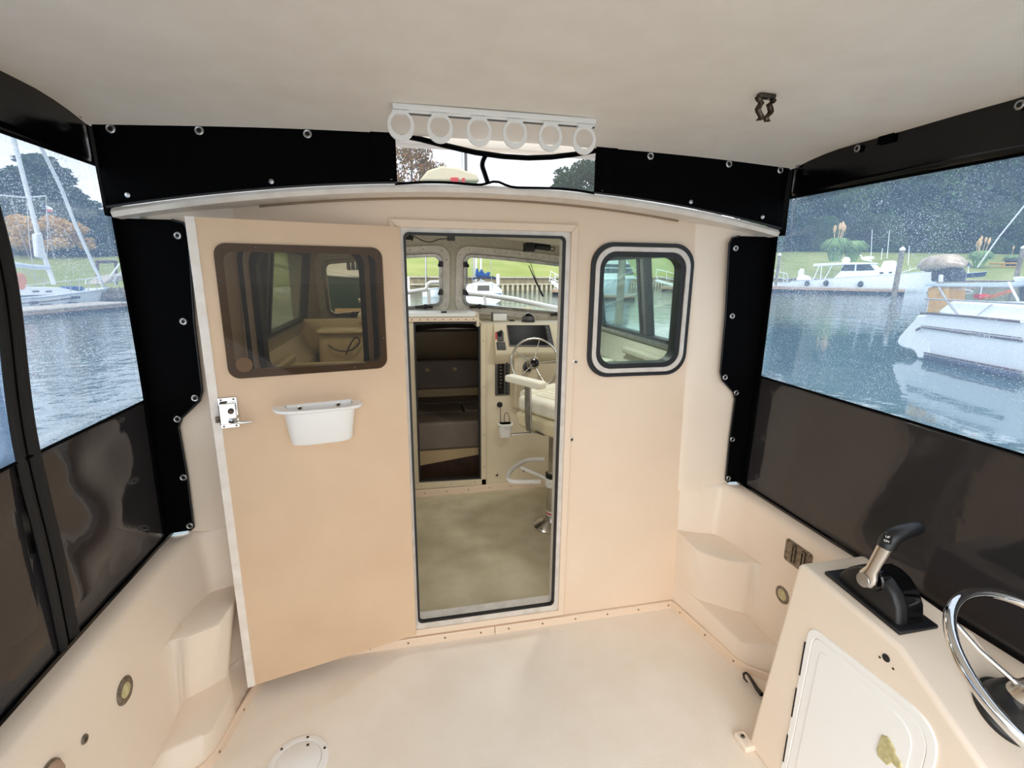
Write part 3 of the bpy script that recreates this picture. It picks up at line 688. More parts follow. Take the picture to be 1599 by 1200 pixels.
obj('dome', MB().lathe([(.030, 0), (.029, .008), (.022, .016), (.010, .02)], p, (1, 0, 0), 20), 'dockside', t); obj('flange', MB().lathe([(.034, 0), (.033, .004), (.03, .004)], p, (1, 0, 0), 20), 'dullsteel', t)
vt = thing('slot_plate', 'worn steel plate with two raised slots on right cockpit side', 'plate', (1.384, 1.53, .455))
pc = on_x(1246, 870, 1.384); px = lambda a, b_, t_: V3((1.386-t_, pc.y-a, pc.z+b_))
obj('plate', MB().plate(rr(-.062, -.045, .062, .045, .012, 4), [], px, 0, .004), 'dullsteel', vt)
for a in (-.02, .024): obj('slot', MB().plate(rr(a-.009, -.036, a+.009, .036, .006, 4), [rr(a-.004, -.032, a+.004, .032, .003, 3)], px, .004, .009), 'dullsteel', vt, bevel=.001)
for a in (-.051, .051):
    for b_ in (-.035, .035): fastener('darkscrew', vt, px(a, b_, .004), (-1, 0, 0), .004)
bc = thing('bungee_hook', 'black plastic bungee hook lying on the cockpit floor against the base strip', 'hook', (1.29, 1.33, 0))
q = [(1163, 1052), (1160, 1056), (1163, 1063), (1167, 1062), (1170, 1058), (1166, 1053), (1162, 1053)]
q = [(1167, 1066), (1162, 1060), (1161, 1053), (1165, 1051), (1169, 1055), (1176, 1066), (1182, 1076), (1189, 1085)]
obj('hook', MB().tube([on_z(u, v, .02) for u, v in q], [.003, .004, .0045, .0045, .005, .007, .0085, .009], 8), 'blackplastic', bc)
e = on_z(1189, 1085, .018); obj('cord', MB().stube([e, e+V3((.05, -.02, -.006)), e+V3((.12, -.02, -.008))], .006, 8), 'canvas', bc)

# ---------------------------------------------------------------- cockpit steering console
cs = thing('steering_console', 'cream moulded cockpit steering console with a white locker door', 'console', (1.18, .75, 0))
prof = [(1.134, -.002), (1.05, .735), (1.035, .742), (.742, .718), (.40, .515), (.30, .44), (.28, -.002)]
pc_ = lambda a, b_, t_: V3((1.08+t_, a, b_))
obj('body', MB().plate(prof, [], pc_, 0, .225), 'side', cs, bevel=.012, seg=4)
def corner_arc(a, b_, c, d, n=7):       # rounded corner at b between a and c
    a, b_, c = V3((*a, 0)), V3((*b_, 0)), V3((*c, 0)); p = b_+(a-b_).normalized()*d; q = b_+(c-b_).normalized()*d
    return [tuple((p*(1-t)**2+b_*2*t*(1-t)+q*t*t)[:2]) for t in [k/n for k in range(n+1)]]
yz = lambda u, v: tuple(on_x(u, v, 1.08)[1:])
K0, K1, K2, K3 = (yz(1222, 1200)[0]+.002, .05), yz(1266, 976), yz(1476, 1140), (.63, .05)
def locker_loop(d):      # the locker outline moved in by d
    C4 = V3((sum(p[0] for p in (K0, K1, K2, K3))/4, sum(p[1] for p in (K0, K1, K2, K3))/4, 0)); Q = [V3((*p, 0)) for p in (K0, K1, K2, K3)]; L = []
    for i in range(4):
        a, b_ = Q[i], Q[(i+1) % 4]; n = V3((-(b_-a).y, (b_-a).x, 0)).normalized(); n = n if n.dot(C4-a) > 0 else -n; L.append((a+n*d, (b_-a).normalized()))
    R4 = []
    for i in range(4):
        (p, r), (q, s_) = L[i-1], L[i]; den = r.x*s_.y-r.y*s_.x; t = ((q-p).x*s_.y-(q-p).y*s_.x)/den; R4.append(tuple((p+r*t)[:2]))
    return [R4[0]] + corner_arc(R4[0], R4[1], R4[2], .035-d*.3) + corner_arc(R4[1], R4[2], R4[3], .085-d*.4, 9) + [R4[3]]
lk = locker_loop(0)
obj('locker_frame', MB().ringplate(lk, locker_loop(.018), pc_, -.005, .004), 'white', cs, bevel=.0015)
ld = obj('locker_door', MB().plate(locker_loop(.0195), [], pc_, -.004, .004), 'white', cs, bevel=.002)
obj('raised_panel', MB().plate(locker_loop(.046), [], pc_, -.006, -.003), 'white', ld, bevel=.0025)
for v0, v1 in ((.42, .53), (.27, .37), (.10, .20)):
    obj('hinge', MB().cyl((1.077, .979+.018*(.5-(v0+v1)/2), v0), (1.077, .979+.018*(.5-(v0+v1)/2), v1), .0035, n=8), 'hole', ld)
lq = [on_x(1140+x/3, 800+y/3, 1.08) for x, y in ((722, 1042), (752, 1052), (785, 1110), (782, 1128), (812, 1170), (818, 1200), (795, 1196), (770, 1170), (750, 1185), (705, 1140), (700, 1110))]
obj('latch_plate', MB().plate([(p.y, p.z) for p in lq], [], pc_, -.010, -.004), 'lens', ld, bevel=.002, label='yellowed latch plate')
hq = on_x(1384, 1028, 1.08); h2 = MB(); h2.lathe([(.0095, .0), (.009, .0015)], hq+V3((-.0006, 0, 0)), (-1, 0, 0), 18); obj('keyhole', h2, 'rubber', cs, label='black round hole')
for u, v in ((1374, 1027), (1395, 1045)): fastener('darkscrew', cs, on_x(u, v, 1.08)+V3((-.0005, 0, 0)), (-1, 0, 0), .003)
pb_ = thing('bracket', 'small cream foot bracket at the steering console base with one screw', 'bracket', (1.07, 1.14, 0))
obj('foot', MB().bbox(1.045, 1.10, 0, 1.085, 1.165, .022), 'side', pb_, bevel=.006); fastener('bolt', pb_, (1.062, 1.142, .022), (0, 0, 1), .009)

# throttle
th = thing('throttle_control', 'black engine throttle with chrome lever on the steering console top', 'throttle', (1.165, .88, .74))
zt = lambda y: .742-(1.035-y)*.082
obj('base_plate', MB().loft([[V3((1.112, .990, zt(.99))), V3((1.228, .990, zt(.99))), V3((1.228, .770, zt(.77))), V3((1.112, .770, zt(.77)))],
    [V3((1.112, .990, zt(.99)+.010)), V3((1.228, .990, zt(.99)+.010)), V3((1.228, .770, zt(.77)+.010)), V3((1.112, .770, zt(.77)+.010))]], closed=True, cap=True), 'blackplastic', th, bevel=.003)
dome = [(.965, 0), (.958, .02), (.942, .046), (.918, .070), (.888, .086), (.862, .090), (.836, .084), (.812, .066), (.796, .040), (.788, 0)]
def dsec(x, k, lift=0): return [V3((x, .876+(y-.876)*k, zt(y)+.009+h_*k*1.0)) for y, h_ in dome]
obj('housing', MB().loft([dsec(1.126, .90), dsec(1.130, .97), dsec(1.140, 1.0), dsec(1.196, 1.0), dsec(1.206, .97), dsec(1.212, .90)], cap=True), 'blackplastic', th, smooth=50)
obj('rear_cover', MB().loft([[V3((x, y-.0015, zt(y)+.0095+h_*1.02)) for y, h_ in dome[4:]]+[V3((x, .85, .75))] for x in (1.155, 1.200)], closed=True, cap=True), 'glossblack', th, smooth=60)
hub = on_x(1356, 905, 1.112)
obj('pivot', MB().lathe([(.030, -.022), (.030, .0), (.027, .004)], hub+V3((.014, 0, 0)), (-1, 0, 0), 24), 'glossblack', th)
lv = MB(); tp = on_x(1386, 852, 1.116)
d = (tp-hub); up = d.normalized(); side_ = V3((0, up.z, -up.y))
if side_.y > 0: side_ = -side_
sec = []
for k, wd, tk, off in ((-.16, .004, .010, 0), (-.13, .016, .012, 0), (-.06, .023, .013, 0), (.06, .024, .013, 0), (.16, .021, .012, -.0), (.30, .015, .011, -.001), (.55, .0155, .011, -.002), (.80, .0165, .011, -.002), (.98, .017, .012, -.002)):
    c_ = hub+d*k+V3((-.004+off, 0, 0)); sec.append([c_+side_*(wd*math.cos(a))+V3((tk*math.sin(a), 0, 0)) for a in [2*PI*i/16 for i in range(16)]])
obj('lever', lv.loft(sec, closed=True, cap=True), 'steel', th, smooth=60)
obj('lever_cap', MB().lathe([(.018, 0), (.017, .002), (.015, .0025)], hub+V3((-.0165, 0, 0)), (-1, 0, 0), 24), 'alu', th)
g0 = tp+V3((-.004, 0, -.006)); gpts = [(g0, .0185), (g0+V3((.004, .0, .016)), .020), (g0+V3((.018, .001, .028)), .0195), (g0+V3((.045, .002, .036)), .0175), (g0+V3((.085, .003, .041)), .0165), (g0+V3((.094, .003, .0415)), .014)]
gr = obj('grip', MB().tube([p for p, _ in gpts], [r_ for _, r_ in gpts], 18), 'blackplastic', th, smooth=60)
fdir = V3((-.75, -.45, .48)).normalized(); fx = V3((0, 0, 1)).cross(fdir).normalized(); fy = fdir.cross(fx)
bcn = g0+V3((.002, 0, .020))+fdir*.0185
obj('trim_button', MB().plate(rr(-.010, -.011, .010, .011, .003, 3), [], lambda a, b_, t_: bcn+fx*a+fy*b_+fdir*t_, -.004, .003), 'glossblack', gr, bevel=.001)
text_mesh('UP', .007, lambda a, b_, t_: bcn+fx*a+fy*(b_+.005)+fdir*(.0032+t_), 'white', 'letters', gr)
text_mesh('DN', .007, lambda a, b_, t_: bcn+fx*a+fy*(b_-.005)+fdir*(.0032+t_), 'white', 'letters', gr)

# cockpit wheel
WC = V3((1.218, .555, .771)); WN = V3((.043, -.493, .869)).normalized(); WX = V3((1, 0, 0)); WX = (WX-WN*WX.dot(WN)).normalized(); WY = WN.cross(WX)
def wheel(name, label, C, N, X, R, rt, spokes, mm, hubm, a0=0, dish=.05, hubr=.035):
    Y = N.cross(X); t = thing(name, label, 'steering wheel', C)
    obj('rim', MB().tube([C+X*(R*math.cos(2*PI*k/64))+Y*(R*math.sin(2*PI*k/64)) for k in range(64)], rt, 14, closed=True), mm, t, smooth=80)
    for k in range(spokes):
        a = a0+2*PI*k/spokes; d_ = X*math.cos(a)+Y*math.sin(a)
        obj('spoke', MB().tube([C+d_*(R-rt*.5), C+d_*R*.6-N*dish*.55, C+d_*hubr*.6-N*dish], [rt*.42, rt*.42, rt*.5], 10), mm, t, smooth=60)
    obj('hub', MB().lathe([(hubr*1.1, -dish-.028), (hubr*1.1, -dish-.012), (hubr, -dish+.012), (hubr*.9, -dish+.02)], C, N, 28), 'steel', t)
    obj('hub_cap', MB().lathe([(hubr*.8, -dish+.018), (hubr*.78, -dish+.026), (hubr*.4, -dish+.030)], C, N, 24), hubm, t)
    return t
wheel('boat_helm', 'large chrome steering wheel on the cockpit console, cut by the frame edge', WC, WN, WX, .183, .0115, 3, 'chrome', 'glossblack', a0=math.radians(129.7), dish=.055, hubr=.026)
SN = V3((0, -.511, .860)).normalized()   # normal of the sloping helm face
base = V3((1.225, .613, .642))
hm = thing('helm_mount', 'round black steering mount plate under the chrome cockpit wheel', 'mount', base)
obj('plate', MB().lathe([(.065, 0), (.065, .010), (.061, .014)], base, SN, 40), 'blackplastic', hm)
obj('boss', MB().lathe([(.060, .012), (.057, .03), (.052, .055), (.044, .07)], base, SN, 32), 'blackplastic', hm)
# ================================================================ CABIN seen through the doorway
struct('floor.001', MB().bbox(-.70, 1.87, -.05, 1.35, 5.4, 0.0), 'cabinfloor')
def cab_side(name, X, x0, kind, n):
    """cabin side: lower liner, sill and a wall leaning in, with a two-sash window"""
    s = 1 if x0 > CX else -1
    fx = lambda y, z, t: V3((x0 - s*(.13*(z-1.2) if z > 1.2 else 0) + s*t, y, z))
    y0, y1, z0, z1 = (1.97, 3.17, 1.205, 1.645) if s > 0 else (1.97, 3.36, 1.245, 1.655)
    w_ = struct(name, MB().plate([(1.85, 1.15), (3.56, 1.15), (3.56, 1.82), (1.85, 1.82)], [rr(y0, z0, y1, z1, .03, 4)], fx, 0, .03), 'cabinwall')
    obj('liner', MB().loft([[V3((x0-s*a, y, z)) for y in (1.85, 2.4, 3.0, 3.56)] for a, z in ((.10, 0), (.10, .9), (.09, 1.04), (.04, 1.10), (.01, 1.165), (-.02, 1.17))]), 'cabinwall', w_)
    obj('cushion_pad', MB().box((x0-s*.065, 2.35, 1.118), (.05, .55, .04)), 'cabinwall', w_, bevel=.012)
    wn = bpy.data.objects.new(f'window_{n}', None); COL.objects.link(wn); wn['kind'] = 'structure'; wn['label'] = kind
    obj('window_frame', MB().ringplate(rr(y0-.012, z0-.02, y1+.012, z1+.012, .03, 4), rr(y0+.014, z0+.014, y1-.014, z1-.014, .02, 4), fx, -.012, .034), 'rubber', wn)
    obj('sill_rail', MB().bar(fx(y0, z0-.012, -.018), fx(y1, z0-.012, -.018), .012, .016), 'alu', wn)
    ym = 2.50 if s > 0 else 2.42
    obj('mullion', MB().plate([(ym-.035, z0), (ym+.035, z0), (ym+.035, z1), (ym-.035, z1)], [], fx, -.004, .02), 'grayplastic', wn)
    for q in (ym-.04, ym+.04): obj('stile', MB().plate([(q-.014, z0), (q+.014, z0), (q+.014, z1), (q-.014, z1)], [], fx, -.012, .024), 'rubber', wn)
    obj('pane', MB().plate([(ym+.05, z0), (y1, z0), (y1, z1), (ym+.05, z1)], [], fx, .010, .013), 'slideglass', wn)
    obj('pane', MB().plate([(y0, z0), (ym-.05, z0), (ym-.05, z1), (y0, z1)], [], fx, .004, .007), 'glass', wn)
cab_side('wall_starboard', 1, 1.315, 'sliding side window of the cabin, seen through the rounded window', 3)
cab_side('wall_port', -1, -.645, 'left sliding side window of the cabin, seen through the smoked door pane', 4)

# windshield wall, leaning aft towards its top
fw = lambda a, b_, t: V3((a, 3.53-.30*(b_-1.33)+t, b_))
def wtop(x): return 1.662 - .052*max(0, (abs(x-.325)-.09)/.66)**1.3
def wbot(x): return 1.325 - .07*max(0, (abs(x-.325)-.08)/.7)
def shield(x0, x1, d=0, n=6):
    """windshield opening: straight inner end, gently falling top and bottom edges"""
    a, b_ = (x0+d, x1-d); r = max(.045-d*.6, .01); xs_ = [a+r+(b_-a-2*r)*k/8 for k in range(9)]
    p = []
    for x in xs_[::-1]: p.append((x, wtop(x)-d))          # top, right to left
    for k in range(1, n): an = PI/2+PI/2*k/n; p.append((a+r+r*math.cos(an), wtop(a+r)-d-r+r*math.sin(an)))
    p.append((a, wtop(a+r)-d-r)); p.append((a, wbot(a+r)+d+r))
    for k in range(1, n): an = PI+PI/2*k/n; p.append((a+r+r*math.cos(an), wbot(a+r)+d+r+r*math.sin(an)))
    for x in xs_: p.append((x, wbot(x)+d))
    for k in range(1, n): an = -PI/2+PI/2*k/n; p.append((b_-r+r*math.cos(an), wbot(b_-r)+d+r+r*math.sin(an)))
    p.append((b_, wbot(b_-r)+d+r)); p.append((b_, wtop(b_-r)-d-r))
    for k in range(1, n): an = PI/2*k/n; p.append((b_-r+r*math.cos(an), wtop(b_-r)-d-r+r*math.sin(an)))
    return p
SA, SB = (-.515, .244), (.408, 1.17)
struct('wall_bow', MB().plate([(-.76, 1.14), (1.36, 1.14), (1.32, 1.74), (.9, 1.80), (.3, 1.82), (-.3, 1.80), (-.72, 1.74)], [shield(*SA, -.004), shield(*SB, -.004)], fw, 0, .03), 'cabinwall')
for n_, (a, b_) in ((5, SA), (6, SB)):
    wn = bpy.data.objects.new(f'window_{n_}', None); COL.objects.link(wn); wn['kind'] = 'structure'
    wn['label'] = 'left windshield pane of the cabin in a riveted metal frame' if n_ == 5 else 'right windshield pane of the cabin in a riveted metal frame'
    o_ = shield(a, b_, -.062); i_ = shield(a, b_, -.008); fr_ = shield(a, b_, -.010); g_ = shield(a, b_, .012); p_ = shield(a, b_, .008)
    flange = obj('window_frame', MB().ringplate(o_, i_, fw, -.010, .0), 'aluframe', wn, bevel=.003)
    obj('sash', MB().ringplate(fr_, g_, fw, -.022, .02), 'alu', wn, bevel=.003)
    obj('pane', MB().plate(p_, [], fw, .012, .016), 'glass', wn)
    mid = shield(a, b_, -.040); acc = 0
    for k in range(len(mid)):
        p, q = V3((*mid[k], 0)), V3((*mid[(k+1) % len(mid)], 0)); acc += (q-p).length
        if acc > .058: acc = 0; fastener('darkscrew', wn, fw(q.x, q.y, -.0105), (0, -1, -.3), .0035)
    xi = b_ if n_ == 5 else a; sg = -1 if n_ == 5 else 1
    for z in (1.60, 1.41): obj('window_dog', MB().box(fw(xi+sg*.002, z, -.034), (.030, .022, .034)).cyl(fw(xi+sg*.015, z, -.05), fw(xi+sg*.015, z-.012, -.07), .009), 'blackplastic', wn, bevel=.003)
    for x in ((xi+sg*.11), (xi+sg*.72 if n_ == 6 else xi+sg*.6)):
        z = wbot(x)-.006
        obj('stay', MB().tube([fw(x-.07, z-.004, -.03), fw(x, z, -.038), fw(x+.05, z-.002, -.03)], .007, 8).ball(fw(x, z+.004, -.042), .018, 10, 6), 'blackplastic', wn)

# front bulkhead with the companionway to the berth
onf = lambda a, b_, t: V3((a, 3.24+t, b_))
wf = struct('wall_front.001', MB().plate([(-.70, -.02), (1.32, -.02), (1.32, 1.205), (.52, 1.205), (.46, 1.255), (-.70, 1.255)], [[(.047, .112), (.478, .102), (.478, 1.222), (.047, 1.226)]], onf, 0, .03), 'cabin')
obj('opening_seal', MB().ringplate([(.044, .109), (.482, .098), (.482, 1.226), (.044, 1.230)], [(.056, .121), (.470, .111), (.470, 1.214), (.056, 1.218)], onf, -.006, .03), 'rubber', wf)
obj('frame_board', MB().plate([(.486, .05), (.520, .05), (.520, 1.205), (.486, 1.215)], [], onf, -.010, 0), 'cabin', wf, bevel=.002)
obj('frame_board', MB().plate([(.0, .06), (.520, .05), (.520, .094), (.0, .105)], [], onf, -.010, 0), 'cabin', wf, bevel=.002)
for z in (.19, .43, .78, 1.1): fastener('darkscrew', wf, onf(.503, z, -.0105), (0, -1, 0), .0035)
for x in (.06, .27, .44): fastener('darkscrew', wf, onf(x, .078, -.0105), (0, -1, 0), .0035)
for x, z in ((.60, .115), (.80, .135)): fastener('bolt', wf, onf(x, z, -.001), (0, -1, 0), .011)
strip('baseboard_front.002', [(-.6, 3.238, 0), (1.25, 3.238, 0)], .05)
# dash, hatch and screwed fascia
obj('dash_top', MB().bbox(.46, 3.242, 1.19, 1.33, 3.60, 1.212), 'cabin', wf, bevel=.006)
obj('hatch_slide', MB().bbox(-.30, 3.215, 1.262, .452, 3.56, 1.288), 'white', wf, bevel=.006)
fs = obj('fascia', MB().bbox(-.30, 3.222, 1.232, .462, 3.245, 1.260), 'trim', wf, bevel=.003)
for k in range(9): fastener('darkscrew', fs, (.035+.05*k, 3.2215, 1.246), (0, -1, 0), .004)
obj('hatch_handle', MB().bbox(.225, 3.23, 1.288, .262, 3.26, 1.298), 'blackplastic', wf, bevel=.003)
obj('cheek', MB().plate([(3.24, 1.285), (3.56, 1.285), (3.56, 1.20), (3.20, 1.20)], [], lambda a, b_, t: V3((.455+t, a, b_)), 0, .02), 'cabin', wf, bevel=.004)

# port counter
ct = thing('counter', 'cream moulded counter with rounded front, seen through the smoked door pane', 'counter', (-.36, 3.1, 0))
obj('cabinet', MB().bbox(-.52, 3.04, 0, -.06, 3.21, 1.185), 'cabin', ct, bevel=.03); obj('worktop', MB().bbox(-.52, 3.01, 1.186, -.05, 3.21, 1.212), 'cabin', ct, bevel=.01)

# berth in the bow
bt = thing('berth', 'dim V-shaped bow berth with pale wooden front panel beyond the companionway', 'berth', (.3, 3.9, 0))
obj('front_panel', MB().plate([(-.6, .05), (.05, .135), (.48, .19), (1.2, .22), (1.2, .25), (-.6, .25)], [], lambda a, b_, t: V3((a, 3.47+t, b_)), 0, .03), 'berthwood', bt); obj('base', MB().bbox(-.6, 3.52, 0, 1.2, 5.2, .24), 'darkwood', bt)
obj('shelf', MB().bbox(-.6, 4.22, .47, 1.2, 4.26, .54), 'berthwood', bt)
hl = obj('hull_side', MB().loft([[V3((x, y, z)) for x, z in ((-.66, .0), (-.66, .8), (-.5, 1.14), (.3, 1.185), (1.1, 1.14), (1.27, .8), (1.27, .0))] for y in (3.275, 3.7, 4.93)]), 'darkwood', bt)
obj('end_panel', MB().bbox(-.66, 4.9, 0, 1.27, 4.93, 1.2), 'berthwood', bt)
for (x0, x1, y0, y1, lab) in ((-.6, 1.2, 3.455, 3.72, 'front cushion of the bow berth with a rounded edge'), (-.6, .42, 3.73, 4.0, 'middle cushion of the bow berth'), (-.6, 1.2, 4.01, 4.215, 'rear cushion of the bow berth under the backrest')):
    tag(obj('berth_cushion', MB().bbox(x0, y0, .253, x1, y1, .47), 'cushion', bevel=.02, seg=3), lab, 'cushion', 'berth cushions')
tag(obj('berth_cushion', MB().bbox(.43, 3.73, .253, 1.2, 4.0, .47), 'cushion', bevel=.02, seg=3), 'short right-hand infill cushion of the bow berth', 'cushion', 'berth cushions')
bk = tag(obj('back_cushion', MB().bbox(-.6, 4.20, .545, 1.2, 4.30, .80), 'cushion', bevel=.015), 'upright backrest panel above the bow berth with two round buttons', 'backrest')
for x in (.16, .40): obj('button', MB().lathe([(.02, 0), (.018, .006), (.008, .01)], (x, 4.20, .72), (0, -1, 0), 16), 'berthwood', bk)

# helm console: wedge with an instrument face leaning back
FP0 = V3((0, 3.235, 1.212)); FN = V3((0, -.93, .36)).normalized()
fz = lambda z: 3.235 - (1.212-z)*.385
hc = thing('helm_console', 'cream cabin helm console with dark chart display under the windshield', 'console', (.9, 3.2, 0))
cp = lambda a, b_, t: V3((.575+t, a, b_))
obj('body', MB().plate([(3.238, .93), (3.238, 1.211), (fz(1.212), 1.212), (fz(1.03), 1.03), (fz(1.03)+.006, 1.005)], [], cp, 0, .70), 'cabin', hc, bevel=.008)
obj('wheel_boss', MB().plate([(3.238, .60), (3.238, 1.02), (3.19, 1.02), (3.175, .80), (3.20, .62)], [], lambda a, b_, t: V3((.71+t, a, b_)), 0, .17), 'cabin', hc, bevel=.015)
def face(u, v):
    d = ray(u, v); return CAM + d*((FP0-CAM).dot(FN)/d.dot(FN))
Fy = V3((0, .36, .93)).normalized()
def facebox(name, uv, parent, matn, t=.008, bevel=.003):
    P = [face(*q) for q in uv]; b = MB(); b.loft([[p+FN*.0005 for p in P], [p+FN*t for p in P]], closed=True, cap=True); return obj(name, b, matn, parent, bevel=bevel)
Zp = lambda x, y: (620+x*280/1599, 350+y*280/1599)
cpt = thing('chart_plotter', 'wide black chart display flush on the cabin helm console', 'display', face(820, 525))
facebox('bezel', [Zp(975, 902), Zp(1358, 902), Zp(1402, 1100), Zp(1000, 1094)], cpt, 'grayplastic', .006)
facebox('screen', [Zp(984, 909), Zp(1316, 909), Zp(1352, 1084), Zp(1008, 1080)], cpt, 'screen', .008, .001)
kp = facebox('keypad', [Zp(1318, 909), Zp(1354, 909), Zp(1390, 1086), Zp(1354, 1084)], cpt, 'blackplastic', .008, .001)
for k in range(4): c = face(*Zp(1340+k*8, 935+k*34)); obj('key', MB().lathe([(.006, .007), (.006, .011)], c, FN, 10), 'grayplastic', kp)
sw = thing('switch_box', 'small black control with a lever and red tag beside the chart display', 'control', face(*Zp(915, 1000)))
facebox('plate', [Zp(893, 960), Zp(945, 960), Zp(950, 1048), Zp(897, 1048)], sw, 'blackplastic', .012)
obj('lever', MB().tube([face(*Zp(915, 1010)), face(*Zp(920, 985))+FN*.035, face(*Zp(918, 960))+FN*.04], [.008, .007, .008], 10), 'blackplastic', sw)
facebox('tag', [Zp(876, 965), Zp(890, 965), Zp(890, 1030), Zp(876, 1030)], sw, 'red', .003, 0)
so2 = thing('socket_panel', 'small square black socket panel under the lever control', 'socket', face(*Zp(930, 1090)))
facebox('plate', [Zp(886, 1055), Zp(962, 1055), Zp(972, 1125), Zp(893, 1125)], so2, 'blackplastic', .008)
for x in (912, 946): obj('socket', MB().lathe([(.0085, .008), (.0085, .012), (.006, .012), (.006, .009)], face(*Zp(x, 1088)), FN, 14), 'grayplastic', so2)

# breaker panel on the flat front below
bp_ = thing('breaker_panel', 'tall grey breaker panel with a column of black switches beside the companionway', 'panel', (.637, 3.238, .85))
x0, x1, z0, z1 = .585, .690, .712, 1.000
fp2 = lambda a, b_, t: V3((a, 3.239-t, b_))
obj('plate', MB().plate(rr(x0, z0, x1, z1, .008, 3), [], fp2, 0, .006), 'grayplastic', bp_, bevel=.001)
obj('label_strip', MB().plate(rr(x0+.018, z0+.012, x0+.062, z1-.028, .004, 2), [], fp2, .005, .008), 'glossblack', bp_)
for k in range(11):
    z = z1-.038-k*.0232
    obj('breaker', MB().lathe([(.0075, .005), (.0075, .012), (.005, .016)], (x1-.024, 3.239, z), (0, -1, 0), 12), 'blackplastic', bp_)
    if k < 9: obj('legend', MB().bbox(x0+.030, 3.2306, z-.005, x0+.050-(k % 3)*.003, 3.2312, z+.005), 'grayplastic', bp_)
for x in (x0+.008, x1-.008):
    for z in (z0+.008, (z0+z1)/2, z1-.008): fastener('darkscrew', bp_, (x, 3.2325, z), (0, -1, 0), .004)
obj('logo_bar', MB().bbox(x0+.034, 3.2325, z1-.016, x0+.074, 3.2332, z1-.009), 'rubber', bp_)
# knob with a hanging lanyard and the white cup holder
kb = thing('ignition_knob', 'round black knob with thin cords hanging into the white cup', 'knob', (.615, 3.235, .645))
obj('knob', MB().lathe([(.020, 0), (.020, .003), (.016, .006), (.016, .02), (.012, .024)], (.618, 3.239, .645), (0, -1, 0), 20), 'blackplastic', kb)
obj('cord', MB().stube([(.618, 3.212, .64), (.617, 3.205, .60), (.618, 3.205, .54), (.62, 3.20, .50)], .002, 6), 'rubber', kb)
obj('cord', MB().stube([(.648, 3.20, .50), (.642, 3.20, .56), (.650, 3.20, .592), (.664, 3.20, .597), (.678, 3.20, .57), (.688, 3.20, .50)], .002, 6), 'rubber', kb)
ch_ = thing('cup_holder', 'small white plastic cup holder on the cabin front under the black knob', 'holder', (.655, 3.2, .41))
q0 = lambda a, d_, z: [V3((.655+a*math.copysign(abs(math.cos(t))**.5, math.cos(t)), 3.236-d_*abs(math.sin(t))**.5, z)) for t in [PI*k/16 for k in range(17)]]
b = MB(); b.loft([q0(.038, .045, .413), q0(.046, .06, .505), q0(.042, .055, .505), q0(.034, .04, .42)], closed=True); b._add(q0(.038, .045, .413), [tuple(range(17))]); b._add(q0(.035, .042, .42), [tuple(range(17))])
obj('cup', b, 'white', ch_)
b = MB(); b.loft([q0(.056, .074, .505), q0(.056, .074, .515), q0(.042, .055, .515), q0(.042, .055, .505)], closed=True); obj('rim', b, 'white', ch_)

CWC = V3((.803, 2.985, .985)); CN = V3((0, -.95, .31)).normalized(); CWX = V3((1, 0, 0))
wheel('boat_helm', 'five-spoke stainless steering wheel at the cabin helm', CWC, CN, CWX, .158, .0075, 5, 'steel', 'glossblack', a0=math.radians(4), dish=.04, hubr=.036)
# shaft from the wheel's hub to the console boss
t = thing('wheel_shaft', 'short steel shaft between the cabin wheel and console boss', 'shaft', CWC-CN*.05)
obj('rod', MB().cyl(CWC-CN*.066, (.803, 3.185, .92), .022), 'steel', t); obj('collar', MB().cyl((.803, 3.16, .93), (.803, 3.19, .918), .035), 'blackplastic', t)

dc_ = thing('compass', 'black domed compass on the dash below the right windshield', 'compass', (.845, 3.36, 1.213))
obj('base', MB().lathe([(.048, 0), (.046, .012), (.036, .022)], (.845, 3.36, 1.212), n=28), 'blackplastic', dc_)
obj('dome', MB().lathe([(.038, .018), (.037, .034), (.030, .05), (.018, .059), (.004, .062)], (.845, 3.36, 1.212), n=28), 'glossblack', dc_)
obj('hood', MB().lathe([(.044, .012), (.043, .03), (.039, .04), (.0385, .03)], (.845, 3.36, 1.212), n=28), 'grayplastic', dc_)
wb = thing('instrument_box', 'small white box on a bracket at the dash, left of the compass', 'box', (.64, 3.42, 1.213))
obj('case', MB().bbox(.60, 3.40, 1.214, .70, 3.45, 1.268), 'white', wb, bevel=.006); obj('bracket', MB().bbox(.592, 3.415, 1.213, .598, 3.435, 1.275), 'grayplastic', wb)
obj('strap', MB().bbox(.600, 3.405, 1.2685, .700, 3.44, 1.271), 'grayplastic', wb)
tag(obj('dash_pad', MB().bbox(.72, 3.40, 1.213, .755, 3.425, 1.222), 'rubber', bevel=.003), 'tiny black pad on the dash between white box and compass', 'pad')
rd = thing('radio', 'black radio unit hung under the cabin roof above the right windshield', 'radio', (.85, 3.2, 1.74))
obj('speaker_case', MB().bbox(.775, 3.17, 1.685, .835, 3.26, 1.742), 'rubber', rd, bevel=.004); obj('handset', MB().cyl((.845, 3.2, 1.722), (.945, 3.2, 1.712), .022, n=14), 'blackplastic', rd, bevel=.003)
obj('bracket', MB().bbox(.84, 3.19, 1.735, .93, 3.22, 1.79), 'rubber', rd)
obj('cable', MB().stube([(.945, 3.2, 1.712), (.97, 3.2, 1.72), (.98, 3.2, 1.705), (.965, 3.2, 1.69), (.945, 3.2, 1.70)], .003, 6), 'rubber', rd)
jb = thing('junction_box', 'small grey junction box with a drooping wire under the cabin roof', 'box', (.297, 3.2, 1.77))
obj('case', MB().bbox(.272, 3.18, 1.742, .318, 3.22, 1.776), 'grayplastic', jb, bevel=.003)
obj('wire', MB().stube([(.272, 3.2, 1.755), (.22, 3.2, 1.752), (.17, 3.2, 1.73), (.12, 3.2, 1.735), (.07, 3.2, 1.765), (.02, 3.2, 1.772)], .003, 6), 'rubber', jb)
